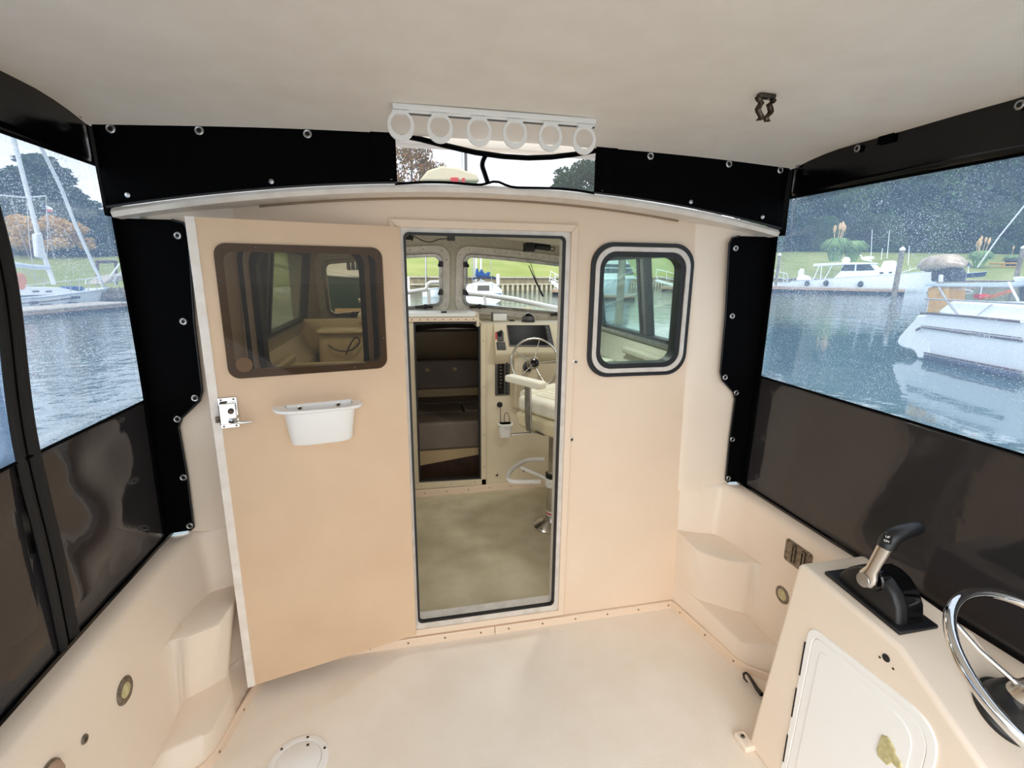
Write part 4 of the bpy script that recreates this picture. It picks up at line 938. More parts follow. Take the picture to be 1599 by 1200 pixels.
tag(obj('cabin_lamp', MB().lathe([(.03, 0), (.03, .02), (.02, .035)], (.015, 3.16, 1.775), (0, 0, -1), 18).cyl((.03, 3.16, 1.755), (.06, 3.16, 1.745), .012), 'blackplastic'), 'black fitting under the cabin roof at the doorway top left corner', 'fitting')
tag(obj('roof_beam', MB().plate([(.34, 1.785), (.42, 1.77), (1.2, 1.70), (1.2, 1.745), (.42, 1.80)], [], lambda a, b_, t: V3((a, 3.0+t, b_)), 0, .10), 'cabinroof', bevel=.01), 'pale moulded beam under the cabin roof, right of the junction box', 'beam')

# helm seat on its pedestal, swivelled to the left
ST = (.85, 2.67); ang = math.radians(30)
S_ = lambda x, y, z: V3((ST[0]+x*math.cos(ang)-y*math.sin(ang), ST[1]+x*math.sin(ang)+y*math.cos(ang), z))
def sbox(name, x0, y0, z0, x1, y1, z1, matn, par, bevel=.02, taper=0):
    b = MB(); b.loft([[S_(x0+taper, y0+taper, z0), S_(x1-taper, y0+taper, z0), S_(x1-taper, y1-taper, z0), S_(x0+taper, y1-taper, z0)], [S_(x0, y0, z1), S_(x1, y0, z1), S_(x1, y1, z1), S_(x0, y1, z1)]], closed=True, cap=True)
    return obj(name, b, matn, par, bevel=bevel, seg=4)
st = thing('helm_chair', 'white vinyl helm seat with armrests on a steel pedestal in the cabin', 'seat', (ST[0], ST[1], 0))
sbox('shell', -.235, -.30, .665, .235, .12, .765, 'seatback', st, .03, .02)
cu = sbox('cushion', -.215, -.29, .768, .215, .11, .86, 'seat', st, .028)
for k in range(7):
    x = -.13+k*.043; obj('rib', MB().tube([S_(x, -.26, .861), S_(x, .03, .861)], .0105, 8), 'seat', cu)
obj('bolster', MB().tube([S_(-.19, .085, .862), S_(0, .09, .866), S_(.19, .085, .862)], .026, 12), 'seat', cu)
sbox('backrest', -.215, -.36, .80, .215, -.30, .95, 'seat', st, .03)
for s in (-1, 1):
    a = sbox('armrest', s*.29-.033, -.17, .955+(.055 if s > 0 else 0), s*.29+.033, .10, .995+(.055 if s > 0 else 0), 'seat', st, .012)
    obj('arm_bracket', MB().loft([[S_(s*.285+dx, y, z) for dx in (-.005, .005)]+[S_(s*.285+dx, y-.045, z) for dx in (.005, -.005)] for y, z in ((-.03, .957+(.055 if s > 0 else 0)), (-.035, .80), (-.04, .74), (-.05, .70))]+[[S_(s*.20+dx, -.05, .675) for dx in (-.005, .005)]+[S_(s*.20+dx, -.11, .665) for dx in (.005, -.005)]], closed=True, cap=True), 'alu', a, bevel=.002)
obj('slide_lever', MB().bar(S_(-.20, .0, .655), S_(-.29, .07, .648), .02, .006), 'alu', st)
obj('swivel', MB().lathe([(.11, .64), (.11, .662)], (ST[0], ST[1], 0), n=24), 'dullsteel', st)
obj('post', MB().lathe([(.041, .02), (.041, .36), (.0405, .365), (.036, .366), (.036, .645)], (ST[0], ST[1], 0), n=28), 'steel', st)
bs = obj('base', MB().lathe([(.118, 0), (.118, .006), (.106, .016), (.06, .045), (.046, .07), (.043, .072)], (ST[0], ST[1], 0), n=36), 'steel', st, smooth=25)
for k in range(6): a = k*PI/3+.6; fastener('darkscrew', bs, (ST[0]+.105*math.cos(a), ST[1]+.105*math.sin(a), .0165), (0, 0, 1), .005)
obj('sticker', MB().lathe([(.0418, .078), (.0418, .108)], (ST[0], ST[1], 0), n=28), 'white', st, label='white and red sticker')
obj('stripe', MB().lathe([(.0421, .086), (.0421, .097)], (ST[0], ST[1], 0), n=28), 'red', st)
fr_ = obj('footrest', MB().lathe([(.052, .27), (.052, .325), (.042, .325)], (ST[0], ST[1], 0), n=24).cyl((ST[0]-.03, ST[1]-.04, .298), (ST[0]-.035, ST[1]-.062, .298), .012), 'white', st)
q = [(1120, 1000), (980, 960), (1150, 895), (1040, 893), (950, 930), (880, 990), (862, 1040), (880, 1068), (960, 1072), (1120, 1070)]
lp = [on_z(620+x/5, 540+y/5, .302) for x, y in q[2:]]
obj('foot_ring', MB().stube([p+V3((0, 0, .006)) for p in lp], .015, 10), 'white', fr_)
obj('foot_spoke', MB().tube([on_z(620+970/5, 540+955/5, .305), (ST[0]-.03, ST[1]+.02, .305)], .012, 8), 'white', fr_)
tag(obj('collar', MB().lathe([(.050, .327), (.050, .352), (.043, .354)], (ST[0], ST[1], 0), n=24), 'rubber'), 'black rubber collar round the helm seat post above the footrest', 'collar')

ps = thing('companion_chair', 'cream companion seat behind the smoked pane of the open door', 'seat', (-.33, 2.32, 0))
obj('backrest', MB().bbox(-.50, 2.20, .86, -.16, 2.28, 1.155), 'seatback', ps, bevel=.03, seg=4); obj('cushion', MB().bbox(-.52, 2.26, .62, -.12, 2.66, .74), 'seat', ps, bevel=.03, seg=4)
obj('post', MB().cyl((-.33, 2.45, .02), (-.33, 2.45, .64), .04), 'steel', ps); obj('base', MB().lathe([(.12, 0), (.118, .008), (.05, .05), (.045, .06)], (-.33, 2.45, 0), n=30), 'steel', ps)
cb = [(x, y+.13, z+.02) for x, y, z in ((-.46, 2.90, 1.10), (-.42, 2.885, 1.07), (-.36, 2.88, 1.06), (-.30, 2.88, 1.08), (-.27, 2.88, 1.13), (-.30, 2.88, 1.15), (-.33, 2.88, 1.11), (-.36, 2.885, 1.04))]
tag(obj('hanging_cable', MB().stube(cb, .004, 6), 'rubber'), 'dark looped cable hanging on the counter front behind the smoked pane', 'cable')

# own bow rail and wiper beyond the windshield
br = thing('bow_rail', 'white tubular bow rail just ahead of the windshields', 'rail', (.4, 4.3, 1.2))
Pq = lambda u, v, y: on_y(u, v, y)
obj('port_tube', MB().tube([Pq(560, 470, 4.0), Pq(638, 456.5, 4.05), Pq(665, 452.5, 4.1), Pq(667.5, 445, 4.1), Pq(672, 441.5, 4.1), Pq(700, 440.5, 4.15), Pq(722, 456, 4.2)], .017, 10), 'white', br, smooth=80)
obj('post', MB().cyl(Pq(669.5, 452, 4.1), Pq(670.5, 476, 4.1)+V3((0, 0, -.06)), .015, n=10), 'white', br)
obj('starboard_tube', MB().tube([Pq(722, 457, 4.2), Pq(760, 461, 4.15), Pq(800, 467, 4.1), Pq(870, 482, 3.95), Pq(930, 497, 3.8)], .021, 10), 'white', br, smooth=80)
obj('post', MB().cyl(Pq(756, 461, 4.15), Pq(760, 474, 4.12)+V3((0, 0, -.06)), .013, n=10), 'white', br)
fd = struct('trim_4', MB().loft([[V3((x, y, z)) for y, z in ((3.58, 1.12), (3.7, 1.13), (4.6, 1.10), (6.2, 1.02))] for x in (-.6, -.2, .3, .8, 1.3)]), 'whitetrim', label='own foredeck')
wp_ = thing('wiper', 'black wiper arm across the outside of the right windshield', 'wiper', Pq(848, 462, 3.60))
obj('arm', MB().tube([Pq(825.5, 415, 3.585), Pq(836, 438, 3.59), Pq(848, 463, 3.60)], [.003, .006, .008], 8), 'rubber', wp_); obj('link', MB().tube([Pq(828, 410, 3.585), Pq(834, 428, 3.59), Pq(838, 440, 3.59)], .0025, 6), 'darksteel', wp_)

# two fill lamps added on the ceiling, out of view, brighten the dim cabin
for x, y, lab in ((-.35, 2.60, 'added round fill lamp, out of view on the cabin ceiling above the counter'), (.98, 2.45, 'added round fill lamp, out of view on the cabin ceiling above the helm chair')):
    zc = arch(x)-.034; t = thing('fill_lamp', lab, 'lamp', (x, y, zc))
    obj('base', MB().lathe([(.085, 0), (.085, -.012), (.075, -.018)], (x, y, zc), n=28), 'white', t)
    obj('diffuser', MB().lathe([(.07, -.018), (.06, -.034), (.03, -.042)], (x, y, zc), n=28), 'fill_glow', t)
    L = bpy.data.lights.new('fill_light', 'AREA'); L.shape = 'DISK'; L.size = .16; L.energy = FILL_W*(.65 if x < 0 else 1.2); L.color = (1, .99, .93)
    lo = bpy.data.objects.new('fill_light', L); COL.objects.link(lo); lo.location = (x, y, zc-.05)
# ================================================================ HARBOUR outside
ZW = -.10
def wp(u, v): return on_z(u, v, ZW)
struct('water', MB().bbox(-300, 2.2, ZW-.4, 400, 400, ZW).bbox(-300, -60, ZW-.4, -1.2, 2.2, ZW).bbox(1.85, -60, ZW-.4, 400, 2.2, ZW), 'water')
# shore line (where the water ends), crest of the lawn, both as directions and distances
shore_px = [(-420, 452), (-200, 451), (0, 449.5), (150, 450), (400, 452), (640, 456), (700, 456), (760, 455.5), (860, 454), (1000, 450), (1200, 447.5), (1400, 448.5), (1600, 452), (1900, 466)]
crest_v = {-420: 385, -200: 388, 0: 397, 150: 400, 400: 392, 640: 380, 700: 378, 760: 378, 860: 379, 1000: 384, 1200: 393, 1400: 395, 1600: 398, 1900: 402}
WALL_TOP = 1.15
shore = [wp(*q) for q in shore_px]
def grow(p, d): h = V3((p.x, p.y, 0)); return h*((h.length+d)/h.length)
crest = []
for (u, v), p in zip(shore_px, shore):
    g = grow(p, 34); dr = ray(u, crest_v[u]); k = g.length/math.hypot(dr.x, dr.y); crest.append(V3((g.x, g.y, EYE+dr.z*k)))
rows = []
for t in (0, .02, .12, .3, .5, .7, .85, 1, 1.15, 1.6):
    row = []
    for p, c in zip(shore, crest):
        w0 = WALL_TOP if p.x > -3 else ZW; q = V3((p.x, p.y, w0)); e = (math.sin(min(t, 1)*PI/2)**1.1 if t < 1 else 1)
        h_ = q.lerp(c, t); h_.z = w0+(c.z-w0)*min(1, t**.85); row.append(h_)
    rows.append(row)
struct('lawn', MB().loft(rows), 'lawn', smooth=80)
# timber seawall: planks, cap and a row of piles
sw_ = thing('seawall', 'long timber seawall with a row of pale piles at the foot of the lawn', 'seawall', (0, 40, ZW))
wl = [p for p in shore if p.x > -3]; b = MB()
b.loft([[V3((p.x, p.y, z)) for p in wl] for z in (ZW-.3, WALL_TOP-.04)]); obj('planking', b, 'seawall', sw_)
b = MB()
for p, q in zip(wl, wl[1:]): b.bar((p.x, p.y, WALL_TOP-.02), (q.x, q.y, WALL_TOP-.02), .35, .12)
obj('cap', b, 'plank', sw_)
b = MB()
for p, q in zip(wl, wl[1:]): b.bar((p.x-.05, p.y-.15, ZW+.62), (q.x-.05, q.y-.15, ZW+.62), .12, .14)
obj('waler', b, 'seapile', sw_)
pm = MB().cyl((0, 0, -.3), (0, 0, .58), .13, .12, 8).mesh('seawall_pile', 'seapile')
n_ = 0
for p, q in zip(wl[1:6], wl[2:7]):
    L = (q-p).length; k = int(L/.52)
    for i in range(k):
        o = bpy.data.objects.new('pile', pm); COL.objects.link(o); o.parent = sw_; c = p.lerp(q, i/k); h = V3((c.x, c.y, 0)).normalized()*-.22
        o.location = V3((c.x+h.x, c.y+h.y, ZW)) - ORIG[sw_.name]; n_ += 1

# ---------------------------------------------------------------- boat building helpers
class Side:
    """vertical plane through two points on the water: the near side of a hull"""
    def __init__(s, a, b):
        s.o = V3((a.x, a.y, 0)); d = V3((b.x-a.x, b.y-a.y, 0)); s.L = d.length; s.e = d.normalized(); s.n = V3((-s.e.y, s.e.x, 0))
        if s.n.dot(s.o) < 0: s.n = -s.n            # points away from the cockpit
    def st(s, u, v, off=0):
        d = ray(u, v); o = s.o+s.n*off; t = (o-CAM).dot(s.n)/d.dot(s.n); p = CAM+d*t; return (p-o).dot(s.e), p.z
    def P(s, a, z, off=0): p = s.o+s.e*a+s.n*off; return V3((p.x, p.y, z))
def lerp_list(L, x):
    if x <= L[0][0]: return L[0][1]
    for (a, b), (c, d) in zip(L, L[1:]):
        if x <= c: return b+(d-b)*(x-a)/(c-a)
    return L[-1][1]
def hull(S, s0, s1, sheer, beam, mats, parent, bow_rake=.12, stern_rake=0., stern_w=.8, ns=18, deck='boat', draft=.35, tumble=.9, boot=None):
    """boat hull: stations from stern s0 to bow s1, with a deck lid; near side touches the plane S"""
    L = s1-s0; rings = []; lids = []
    for k in range(ns+1):
        t = k/ns; w_ = beam/2*min(1, stern_w+(1-stern_w)*min(t/.35, 1))*(1-max(0, (t-.45)/.55)**2.6); w_ = max(w_, .012)
        zs = lerp_list(sheer, s0+L*t); ring = []
        for f, kz in ((1, 1), (1, .75), (.995, .5), (.97, .22), (.93, 0), (.6, -.6), (0, -1)):
            z = ZW+(zs-ZW)*kz if kz >= 0 else ZW+draft*kz
            s_ = s0+L*t - bow_rake*L*(1-max(kz, 0))*max(0, (t-.5)/.5)**2*(1 if s1 > s0 else 1) + stern_rake*L*(1-max(kz, 0))*max(0, (.3-t)/.3)**2
            ring.append((s_, z, w_*f))
        P = [S.P(a, z, beam/2-b_) for a, z, b_ in ring] + [S.P(a, z, beam/2+b_) for a, z, b_ in ring[-2::-1]]
        rings.append(P)
    b = MB(); b.loft(rings); n = len(rings[0])
    b._add(rings[0], [tuple(range(n))]); b._add(rings[-1], [tuple(range(n))])
    o = obj('hull', b, mats, parent, smooth=50)
    d = MB(); d.loft([[r[0]+V3((0, 0, -.01)), r[-1]+V3((0, 0, -.01))] for r in rings]); obj('deck', d, deck, parent)
    obj('rubrail', MB().tube([r[0]-S.n*.02 for r in rings], .03, 6), 'brown' if boot else 'boatgrey', parent)
    if boot: obj('boot_stripe', MB().loft([[r[4]-S.n*.03+V3((0, 0, z)) for r in rings] for z in (-.02, boot)]), 'bootnavy', parent)
    return o
def slab(S, uv, off, depth, name, mats, parent, taper=0, bevel=.02, off0=0):
    """solid whose outline is measured on the boat's near plane moved in by off; depth runs away from the cockpit"""
    q = [S.st(u, v, off) for u, v in uv]; ca = sum(a for a, _ in q)/len(q)
    b = MB(); b.loft([[S.P(a, z, off) for a, z in q], [S.P(a, z, off+depth) for a, z in q]], closed=True, cap=True)
    return obj(name, b, mats, parent, bevel=bevel)
def pipe(S, uv, off, r, name, mats, parent, n=6):
    return obj(name, MB().tube([S.P(*S.st(u, v, off), off) for u, v in uv], r, n), mats, parent, smooth=60)
def dock(name, label, a, b, width, parts=True, h=.42):
    S = Side(a, b); t = thing(name, label, 'dock', (S.o.x, S.o.y, ZW))
    L = S.L; n = max(4, int(L/.9))
    obj('float', MB().loft([[S.P(0, ZW-.2, .1), S.P(L, ZW-.2, .1), S.P(L, ZW-.2, width), S.P(0, ZW-.2, width)], [S.P(0, ZW+h*.55, .1), S.P(L, ZW+h*.55, .1), S.P(L, ZW+h*.55, width), S.P(0, ZW+h*.55, width)]], closed=True, cap=True), 'dockfloat', t)
    obj('fascia', MB().bar(S.P(0, ZW+h*.72, .02), S.P(L, ZW+h*.72, .02), .06, h*.42), 'dockside', t)
    obj('deck', MB().loft([[S.P(0, ZW+h, -.03), S.P(L, ZW+h, -.03), S.P(L, ZW+h, width), S.P(0, ZW+h, width)], [S.P(0, ZW+h+.05, -.03), S.P(L, ZW+h+.05, -.03), S.P(L, ZW+h+.05, width), S.P(0, ZW+h+.05, width)]], closed=True, cap=True), 'plank', t)
    return S, t
def pile_post(label, u, v0, v1, r=.16, ref=None):
    b_ = wp(u, v0); d = ray(u, v1); k = math.hypot(b_.x, b_.y)/math.hypot(d.x, d.y); zt_ = EYE+d.z*k
    t = thing('mooring_pile', label, 'pile', (b_.x, b_.y, ZW))
    obj('post', MB().cyl((b_.x, b_.y, ZW-.6), (b_.x, b_.y, zt_-.15), r*1.08, r, 14), 'pile', t, smooth=60)
    obj('cap', MB().lathe([(r*1.15, -.16), (r*1.15, -.05), (r*.5, .10), (.02, .16)], (b_.x, b_.y, zt_-.02), n=14), 'boat', t); return t

# ---------------------------------------------------------------- left: sloop at its dock
DS, _ = dock('floating_dock', 'floating timber dock in front of the sailboat, left side', wp(-140, 516), wp(212, 481.5), 1.6, h=.22)
BS = Side(wp(-130, 502), wp(176, 475))
sl = thing('sailboat', 'white sloop with furled sails and orange spray hood at the left dock', 'sailboat', tuple(BS.P(4, ZW, 1.2)))
sheer_px = [(-130, 470), (20, 467), (70, 464), (120, 458), (166, 450)]
sh = [BS.st(u, v) for u, v in sheer_px]; sh[-1] = BS.st(168, 449, 1.35)
hull(BS, sh[0][0], sh[-1][0], sh, 2.7, 'boat', sl, bow_rake=.05)
obj('cove_line', MB().loft([[BS.P(a, z-d_, -.012) for a, z in [(a, z) for a, z in sh[:-1]]] for d_ in (.16, .20)]), 'brown', sl)
slab(BS, [(20, 462), (28, 452), (62, 448), (96, 449), (128, 456), (120, 460)], .6, 1.4, 'coachroof', 'boat', sl, bevel=.06)
for u in (52, 72): slab(BS, [(u, 457), (u, 454.5), (u+10, 454), (u+10, 456.5)], .57, .05, 'cabin_window', 'winddark', sl)
slab(BS, [(6, 430), (22, 426), (40, 427), (44, 440), (41, 452), (36, 453), (30, 436), (10, 436)], .5, 1.5, 'spray_hood', 'orange', sl, bevel=.08)
slab(BS, [(12, 463), (14, 446), (28, 443), (38, 452), (37, 462)], .7, 1.2, 'cockpit_cover', 'winddark', sl)
for u, v, w_ in ((56, 473, 5), (76, 477, 8), (117, 474, 6), (121, 465, 5)): slab(BS, [(u-w_, v+2), (u-w_, v-2), (u+w_, v-2.4), (u+w_, v+1.6)], -.14, .14, 'fender', 'navy', sl, bevel=.03)
slab(BS, [(116, 452), (118, 447), (132, 448), (136, 452), (128, 455)], .9, .7, 'deck_bag', 'bluecloth', sl, bevel=.08)
slab(BS, [(100, 458), (103, 454), (110, 454), (110, 459)], .7, .4, 'deck_box', 'orange', sl, bevel=.04)
mo = 1.35
mast = [(84, 444), (73, 412), (60, 372), (50, 330), (38, 282), (27, 240), (18, 204), (6, 150), (-18, 40)]
pipe(BS, mast, mo, .085, 'mast', 'boat', sl, 10)
slab(BS, [(56, 366), (66, 362), (74, 404), (60, 402)], mo-.1, .2, 'furled_mainsail', 'boat', sl, bevel=.06)
pipe(BS, [(76, 418), (50, 417), (6, 411), (-60, 404)], mo, .10, 'boom', 'boatgrey', sl, 10)
fo = pipe(BS, [(158, 438), (146, 415), (128, 375), (113, 340), (98, 300), (80, 262), (62, 226), (40, 180), (-18, 40)], mo, .075, 'furled_headsail', 'boat', sl, 10)
pipe(BS, [(158, 438), (166, 452)], mo, .03, 'furler', 'alu', sl)
pipe(BS, [(0, 305), (42, 309), (72, 306)], mo, .03, 'spreader', 'boat', sl)
for q in ([(42, 309), (46, 380), (58, 460)], [(72, 306), (75, 380), (68, 460)], [(18, 310), (30, 360), (48, 408)], [(30, 418), (55, 436), (74, 443)], [(44, 420), (62, 434), (78, 444)]): pipe(BS, q, .9, .014, 'stay', 'alu', sl, 5)
for u in (110, 124, 138, 152): pipe(BS, [(u, 456), (u, 437+(u-110)*.0)], .25, .018, 'stanchion', 'alu', sl, 5)
pipe(BS, [(40, 446), (110, 438), (134, 436), (156, 434), (160, 450)], .25, .016, 'lifeline', 'boat', sl, 5)
pipe(BS, [(134, 444), (134, 436), (150, 434), (158, 440), (160, 450)], 1.3, .025, 'pulpit', 'boat', sl, 6)
# flag beyond, on a staff
fp_ = wp(76, 450); fl = thing('flag', 'small red, white and blue flag on a thin staff among the left trees', 'flag', (fp_.x*1.25, fp_.y*1.25, 1))
FS = Side(fp_*1.25, wp(120, 450)*1.25)
pipe(FS, [(84, 405), (72, 322)], 0, .05, 'staff', 'alu', fl)
slab(FS, [(66, 325), (66, 317), (72.5, 322), (72.5, 331)], 0, .05, 'blue_field', 'navy', fl, bevel=0)
slab(FS, [(72.5, 326.5), (72.5, 321), (82, 325), (82, 328.5)], 0, .05, 'white_stripe', 'boat', fl, bevel=0); slab(FS, [(72.5, 331), (72.5, 326.5), (82, 328.5), (82, 330.5), (78, 331)], 0, .05, 'red_stripe', 'red', fl, bevel=0)
# boulders and ramp at the dock's far end
rk_ = []
ORD = ['leftmost', 'second', 'third', 'fourth', 'fifth', 'sixth', 'seventh', 'eighth', 'ninth', 'tenth', 'eleventh', 'twelfth', 'thirteenth', 'fourteenth', 'fifteenth', 'sixteenth', 'seventeenth', 'eighteenth', 'nineteenth']
for i in range(10):
    row_ = i // 5; u = 163+(i % 5)*10.5+row_*4; v = 466-row_*8+random.uniform(-1, 1); p = wp(u, 474-row_*3); d = ray(u, v); k = math.hypot(p.x, p.y)/math.hypot(d.x, d.y)
    z = max(EYE+d.z*k, ZW+.1); b = MB(); b.ball((p.x, p.y, z), (.30+.06*random.random(), .28, .25+.05*random.random()), 9, 6)
    b.v = [tuple(V3(x)+V3((random.uniform(-.05, .05), random.uniform(-.05, .05), random.uniform(-.05, .05)))) for x in b.v]
    o = obj('boulder', b, 'rock', smooth=0); tag(o, f'grey boulder behind the left sailboat bow, {ORD[i % 5]} from the left in the {["lower", "upper"][row_]} row', 'boulder', 'boulders behind the left dock')
RS = Side(wp(130, 468), wp(260, 462)); rp = thing('ramp_railing', 'white pipe railing on the ramp above the boulders, left', 'railing', tuple(RS.P(2, 1, 0)))
for o_ in (0, 1.1):
    pipe(RS, [(172, 432), (186, 413), (205, 408), (260, 400)], o_, .05, 'handrail', 'boat', rp)
    pipe(RS, [(176, 440), (190, 424), (210, 418), (260, 412)], o_, .03, 'midrail', 'boat', rp)
    for u, v0, v1 in ((178, 426, 446), (192, 411, 440), (212, 407, 438)): pipe(RS, [(u, v0), (u+2, v1)], o_, .035, 'post', 'boat', rp)
slab(RS, [(160, 444), (176, 432), (260, 420), (260, 428), (180, 440)], 0, 1.2, 'ramp', 'plank', rp)
bh = thing('boat_lift', 'dark timber boat-lift frame behind the left ramp', 'frame', tuple(RS.P(0, 1, 3)))
pipe(RS, [(150, 409), (182, 409)], 3, .10, 'beam', 'brown', bh); pipe(RS, [(152, 409), (152, 445)], 3, .08, 'post', 'brown', bh); pipe(RS, [(181, 409), (181, 445)], 3, .08, 'post', 'brown', bh)

# ---------------------------------------------------------------- ahead: sloop seen from astern, gangway
c0 = wp(722, 474); _d = wp(783, 474.6); c1 = V3((_d.x, _d.y, 0))*(math.hypot(c0.x, c0.y)/math.hypot(_d.x, _d.y)); TS = Side(c0, c1); W_ = TS.L
ts = thing('sailboat', 'white sailboat seen from astern with blue sail covers, ahead of the windshield', 'sailboat', tuple(TS.P(W_/2, ZW, 0)))
rings = []
for t, k in ((0, 1), (1.5, 1.08), (4, 1.05), (7, .6), (8.6, .02)):
    zt_ = [TS.st(724, 455)[1], TS.st(724, 455)[1]+.02, TS.st(724, 455)[1]+.08, TS.st(724, 453)[1]+.2, TS.st(724, 452)[1]+.35][(0, 1.5, 4, 7, 8.6).index(t)]
    rings.append([TS.P(W_/2+x*W_/2*k, ZW+(zt_-ZW)*f, t) for x, f in ((-1, 1), (-1.03, .6), (-.92, .2), (-.6, -.1), (0, -.35), (.6, -.1), (.92, .2), (1.03, .6), (1, 1))])
b = MB(); b.loft(rings); b._add(rings[0], [tuple(range(9))]); obj('hull', b, 'boat', ts, smooth=50)
obj('deck', MB().loft([[r[0], r[-1]] for r in rings]), 'boat', ts)
obj('sheer_stripe', MB().loft([[r[i]*1.0+V3((0, 0, -.10)) - TS.n*.03 for i in (0, 8)] for r in rings[:1]]+[[r[i]+V3((0, 0, -.24)) - TS.n*.03 for i in (0, 8)] for r in rings[:1]]), 'bluecloth', ts)
slab(TS, [(731, 455), (733, 445), (745, 441), (768, 441), (777, 446), (778, 455)], .7, 2.2, 'coaming', 'boat', ts, bevel=.05)
slab(TS, [(745, 456), (746, 446), (764, 446), (764, 456)], .5, .3, 'cockpit_well', 'grayplastic', ts)
slab(TS, [(735, 438), (738, 434), (752, 431), (770, 431.5), (777, 434), (778, 438), (770, 435.5), (745, 435.5)], .9, 1.4, 'bimini', 'navy', ts, bevel=.03)
slab(TS, [(742, 432), (743, 420), (745, 418), (748, 426), (752, 419.5), (755, 425), (758, 428), (763, 424), (766, 426), (764, 432)], 1.6, 3.0, 'sail_cover', 'bluecloth', ts, bevel=.05)
slab(TS, [(775, 436), (775.5, 428), (780, 428), (780, 445), (776, 445)], .2, .3, 'horseshoe_buoy', 'boat', ts)
for u in (743.5, 751): pipe(TS, [(u, 440), (u, 404), (u-1, 330)], 3.2, .055, 'mast', 'boat', ts, 8)
for q in ([(738, 452), (736, 400)], [(768, 450), (766, 400)], [(767.5, 432), (764, 395)]): pipe(TS, q, .6, .012, 'stay', 'alu', ts, 5)
for u in (726, 738, 770, 780): pipe(TS, [(u, 456), (u-.5, 443)], .1, .018, 'stanchion', 'alu', ts, 5)
pipe(TS, [(725, 446), (738, 443), (770, 443), (781, 446)], .1, .018, 'pushpit', 'alu', ts, 5)
GS = Side(wp(850, 458), wp(905, 459)); gw = thing('gangway', 'white dock gangway with railings at the right edge of the windshield', 'gangway', tuple(GS.P(1, .5, 0)))
slab(GS, [(860, 438), (875, 447), (910, 462), (910, 466), (872, 452), (860, 442)], 0, 1.3, 'ramp', 'boat', gw)
for o_ in (0, 1.3):
    pipe(GS, [(858, 440), (860, 424), (875, 432), (910, 452)], o_, .045, 'handrail', 'boat', gw); pipe(GS, [(859, 434), (875, 441), (910, 459)], o_, .03, 'midrail', 'boat', gw)
    for u, v in ((867, 428), (878, 434)): pipe(GS, [(u, v), (u, v+14)], o_, .035, 'post', 'boat', gw)
dock('floating_dock', 'small floating dock at the foot of the windshield gangway', wp(862, 461), wp(930, 463), 1.4)
pl_ = wp(667, 462); sk = thing('davit_boat', 'small white skiff moored at the seawall behind the bow rail', 'boat', (pl_.x, pl_.y, ZW))
KS = Side(wp(660, 465), wp(690, 465)); hull(KS, 0, KS.L, [(0, KS.st(660, 452)[1]), (KS.L, KS.st(690, 450)[1])], 1.2, 'boat', sk)

# ---------------------------------------------------------------- through the right cabin window
MS = Side(wp(905, 463.5), wp(994, 463.5)); mb_ = thing('motor_boat', 'grey-hulled motor boat with blue canvas behind the rounded cabin window', 'boat', tuple(MS.P(5, ZW, 1)))
sh = [MS.st(u, v) for u, v in ((905, 437), (960, 437), (994, 434), (1003, 431))]
hull(MS, sh[0][0], sh[-1][0], sh, 3.2, 'boatgrey', mb_, bow_rake=.10)
slab(MS, [(925, 437), (927, 430), (940, 427), (966, 427), (975, 431), (990, 431), (996, 436)], .5, 2.0, 'cabin', 'boat', mb_, bevel=.06)
slab(MS, [(928, 430), (934, 412), (983, 412), (990, 429)], .7, 1.7, 'canvas_side', 'navy', mb_, bevel=.05)
slab(MS, [(936, 413), (940, 402), (976, 402), (984, 413)], .6, 1.9, 'canvas_top', 'boat', mb_, bevel=.06)
pipe(MS, [(880, 418), (990, 419)], .3, .03, 'rail', 'boat', mb_); pipe(MS, [(968, 437), (980, 459)], -.05, .02, 'mooring_line', 'boat', mb_)
dock('floating_dock', 'floating dock along the motor boat behind the rounded window', wp(890, 468), wp(992, 469), .6, h=.3)
pile_post('mooring pile in front of the motor boat, seen through the rounded window', 966, 503, 396, .13)
G2 = Side(wp(1020, 451), wp(1090, 452)); gw = thing('gangway', 'white railed gangway sloping to the water, seen through the rounded window', 'gangway', tuple(G2.P(1, .5, 0)))
slab(G2, [(1024, 437), (1030, 437), (1064, 447), (1090, 456), (1090, 460), (1060, 450), (1024, 440)], 0, 1.5, 'ramp', 'boat', gw)
for o_ in (0, 1.5):
    pipe(G2, [(1027, 437), (1024, 430), (1026, 421), (1040, 424), (1064, 431), (1090, 440)], o_, .05, 'handrail', 'boat', gw); pipe(G2, [(1026, 431), (1064, 440), (1090, 449)], o_, .035, 'midrail', 'boat', gw)
    for u, v in ((1041, 424), (1054, 428), (1063, 431)): pipe(G2, [(u, v), (u-.5, v+13)], o_, .035, 'post', 'boat', gw)
dock('floating_dock', 'low dock under the gangway behind the rounded window', wp(1032, 455), wp(1110, 458), 1.8)
lp_ = wp(1053, 450); lpn = thing('lamp_post', 'thin lamp post on the lawn behind the rounded window', 'lamp', (lp_.x*1.1, lp_.y*1.1, 1)); LS = Side(lp_*1.1, wp(1080, 450)*1.1)
pipe(LS, [(1053, 428), (1053.5, 402)], 0, .06, 'post', 'boat', lpn); slab(LS, [(1050, 403), (1050, 400), (1058, 400), (1058, 403)], 0, .5, 'head', 'boat', lpn)

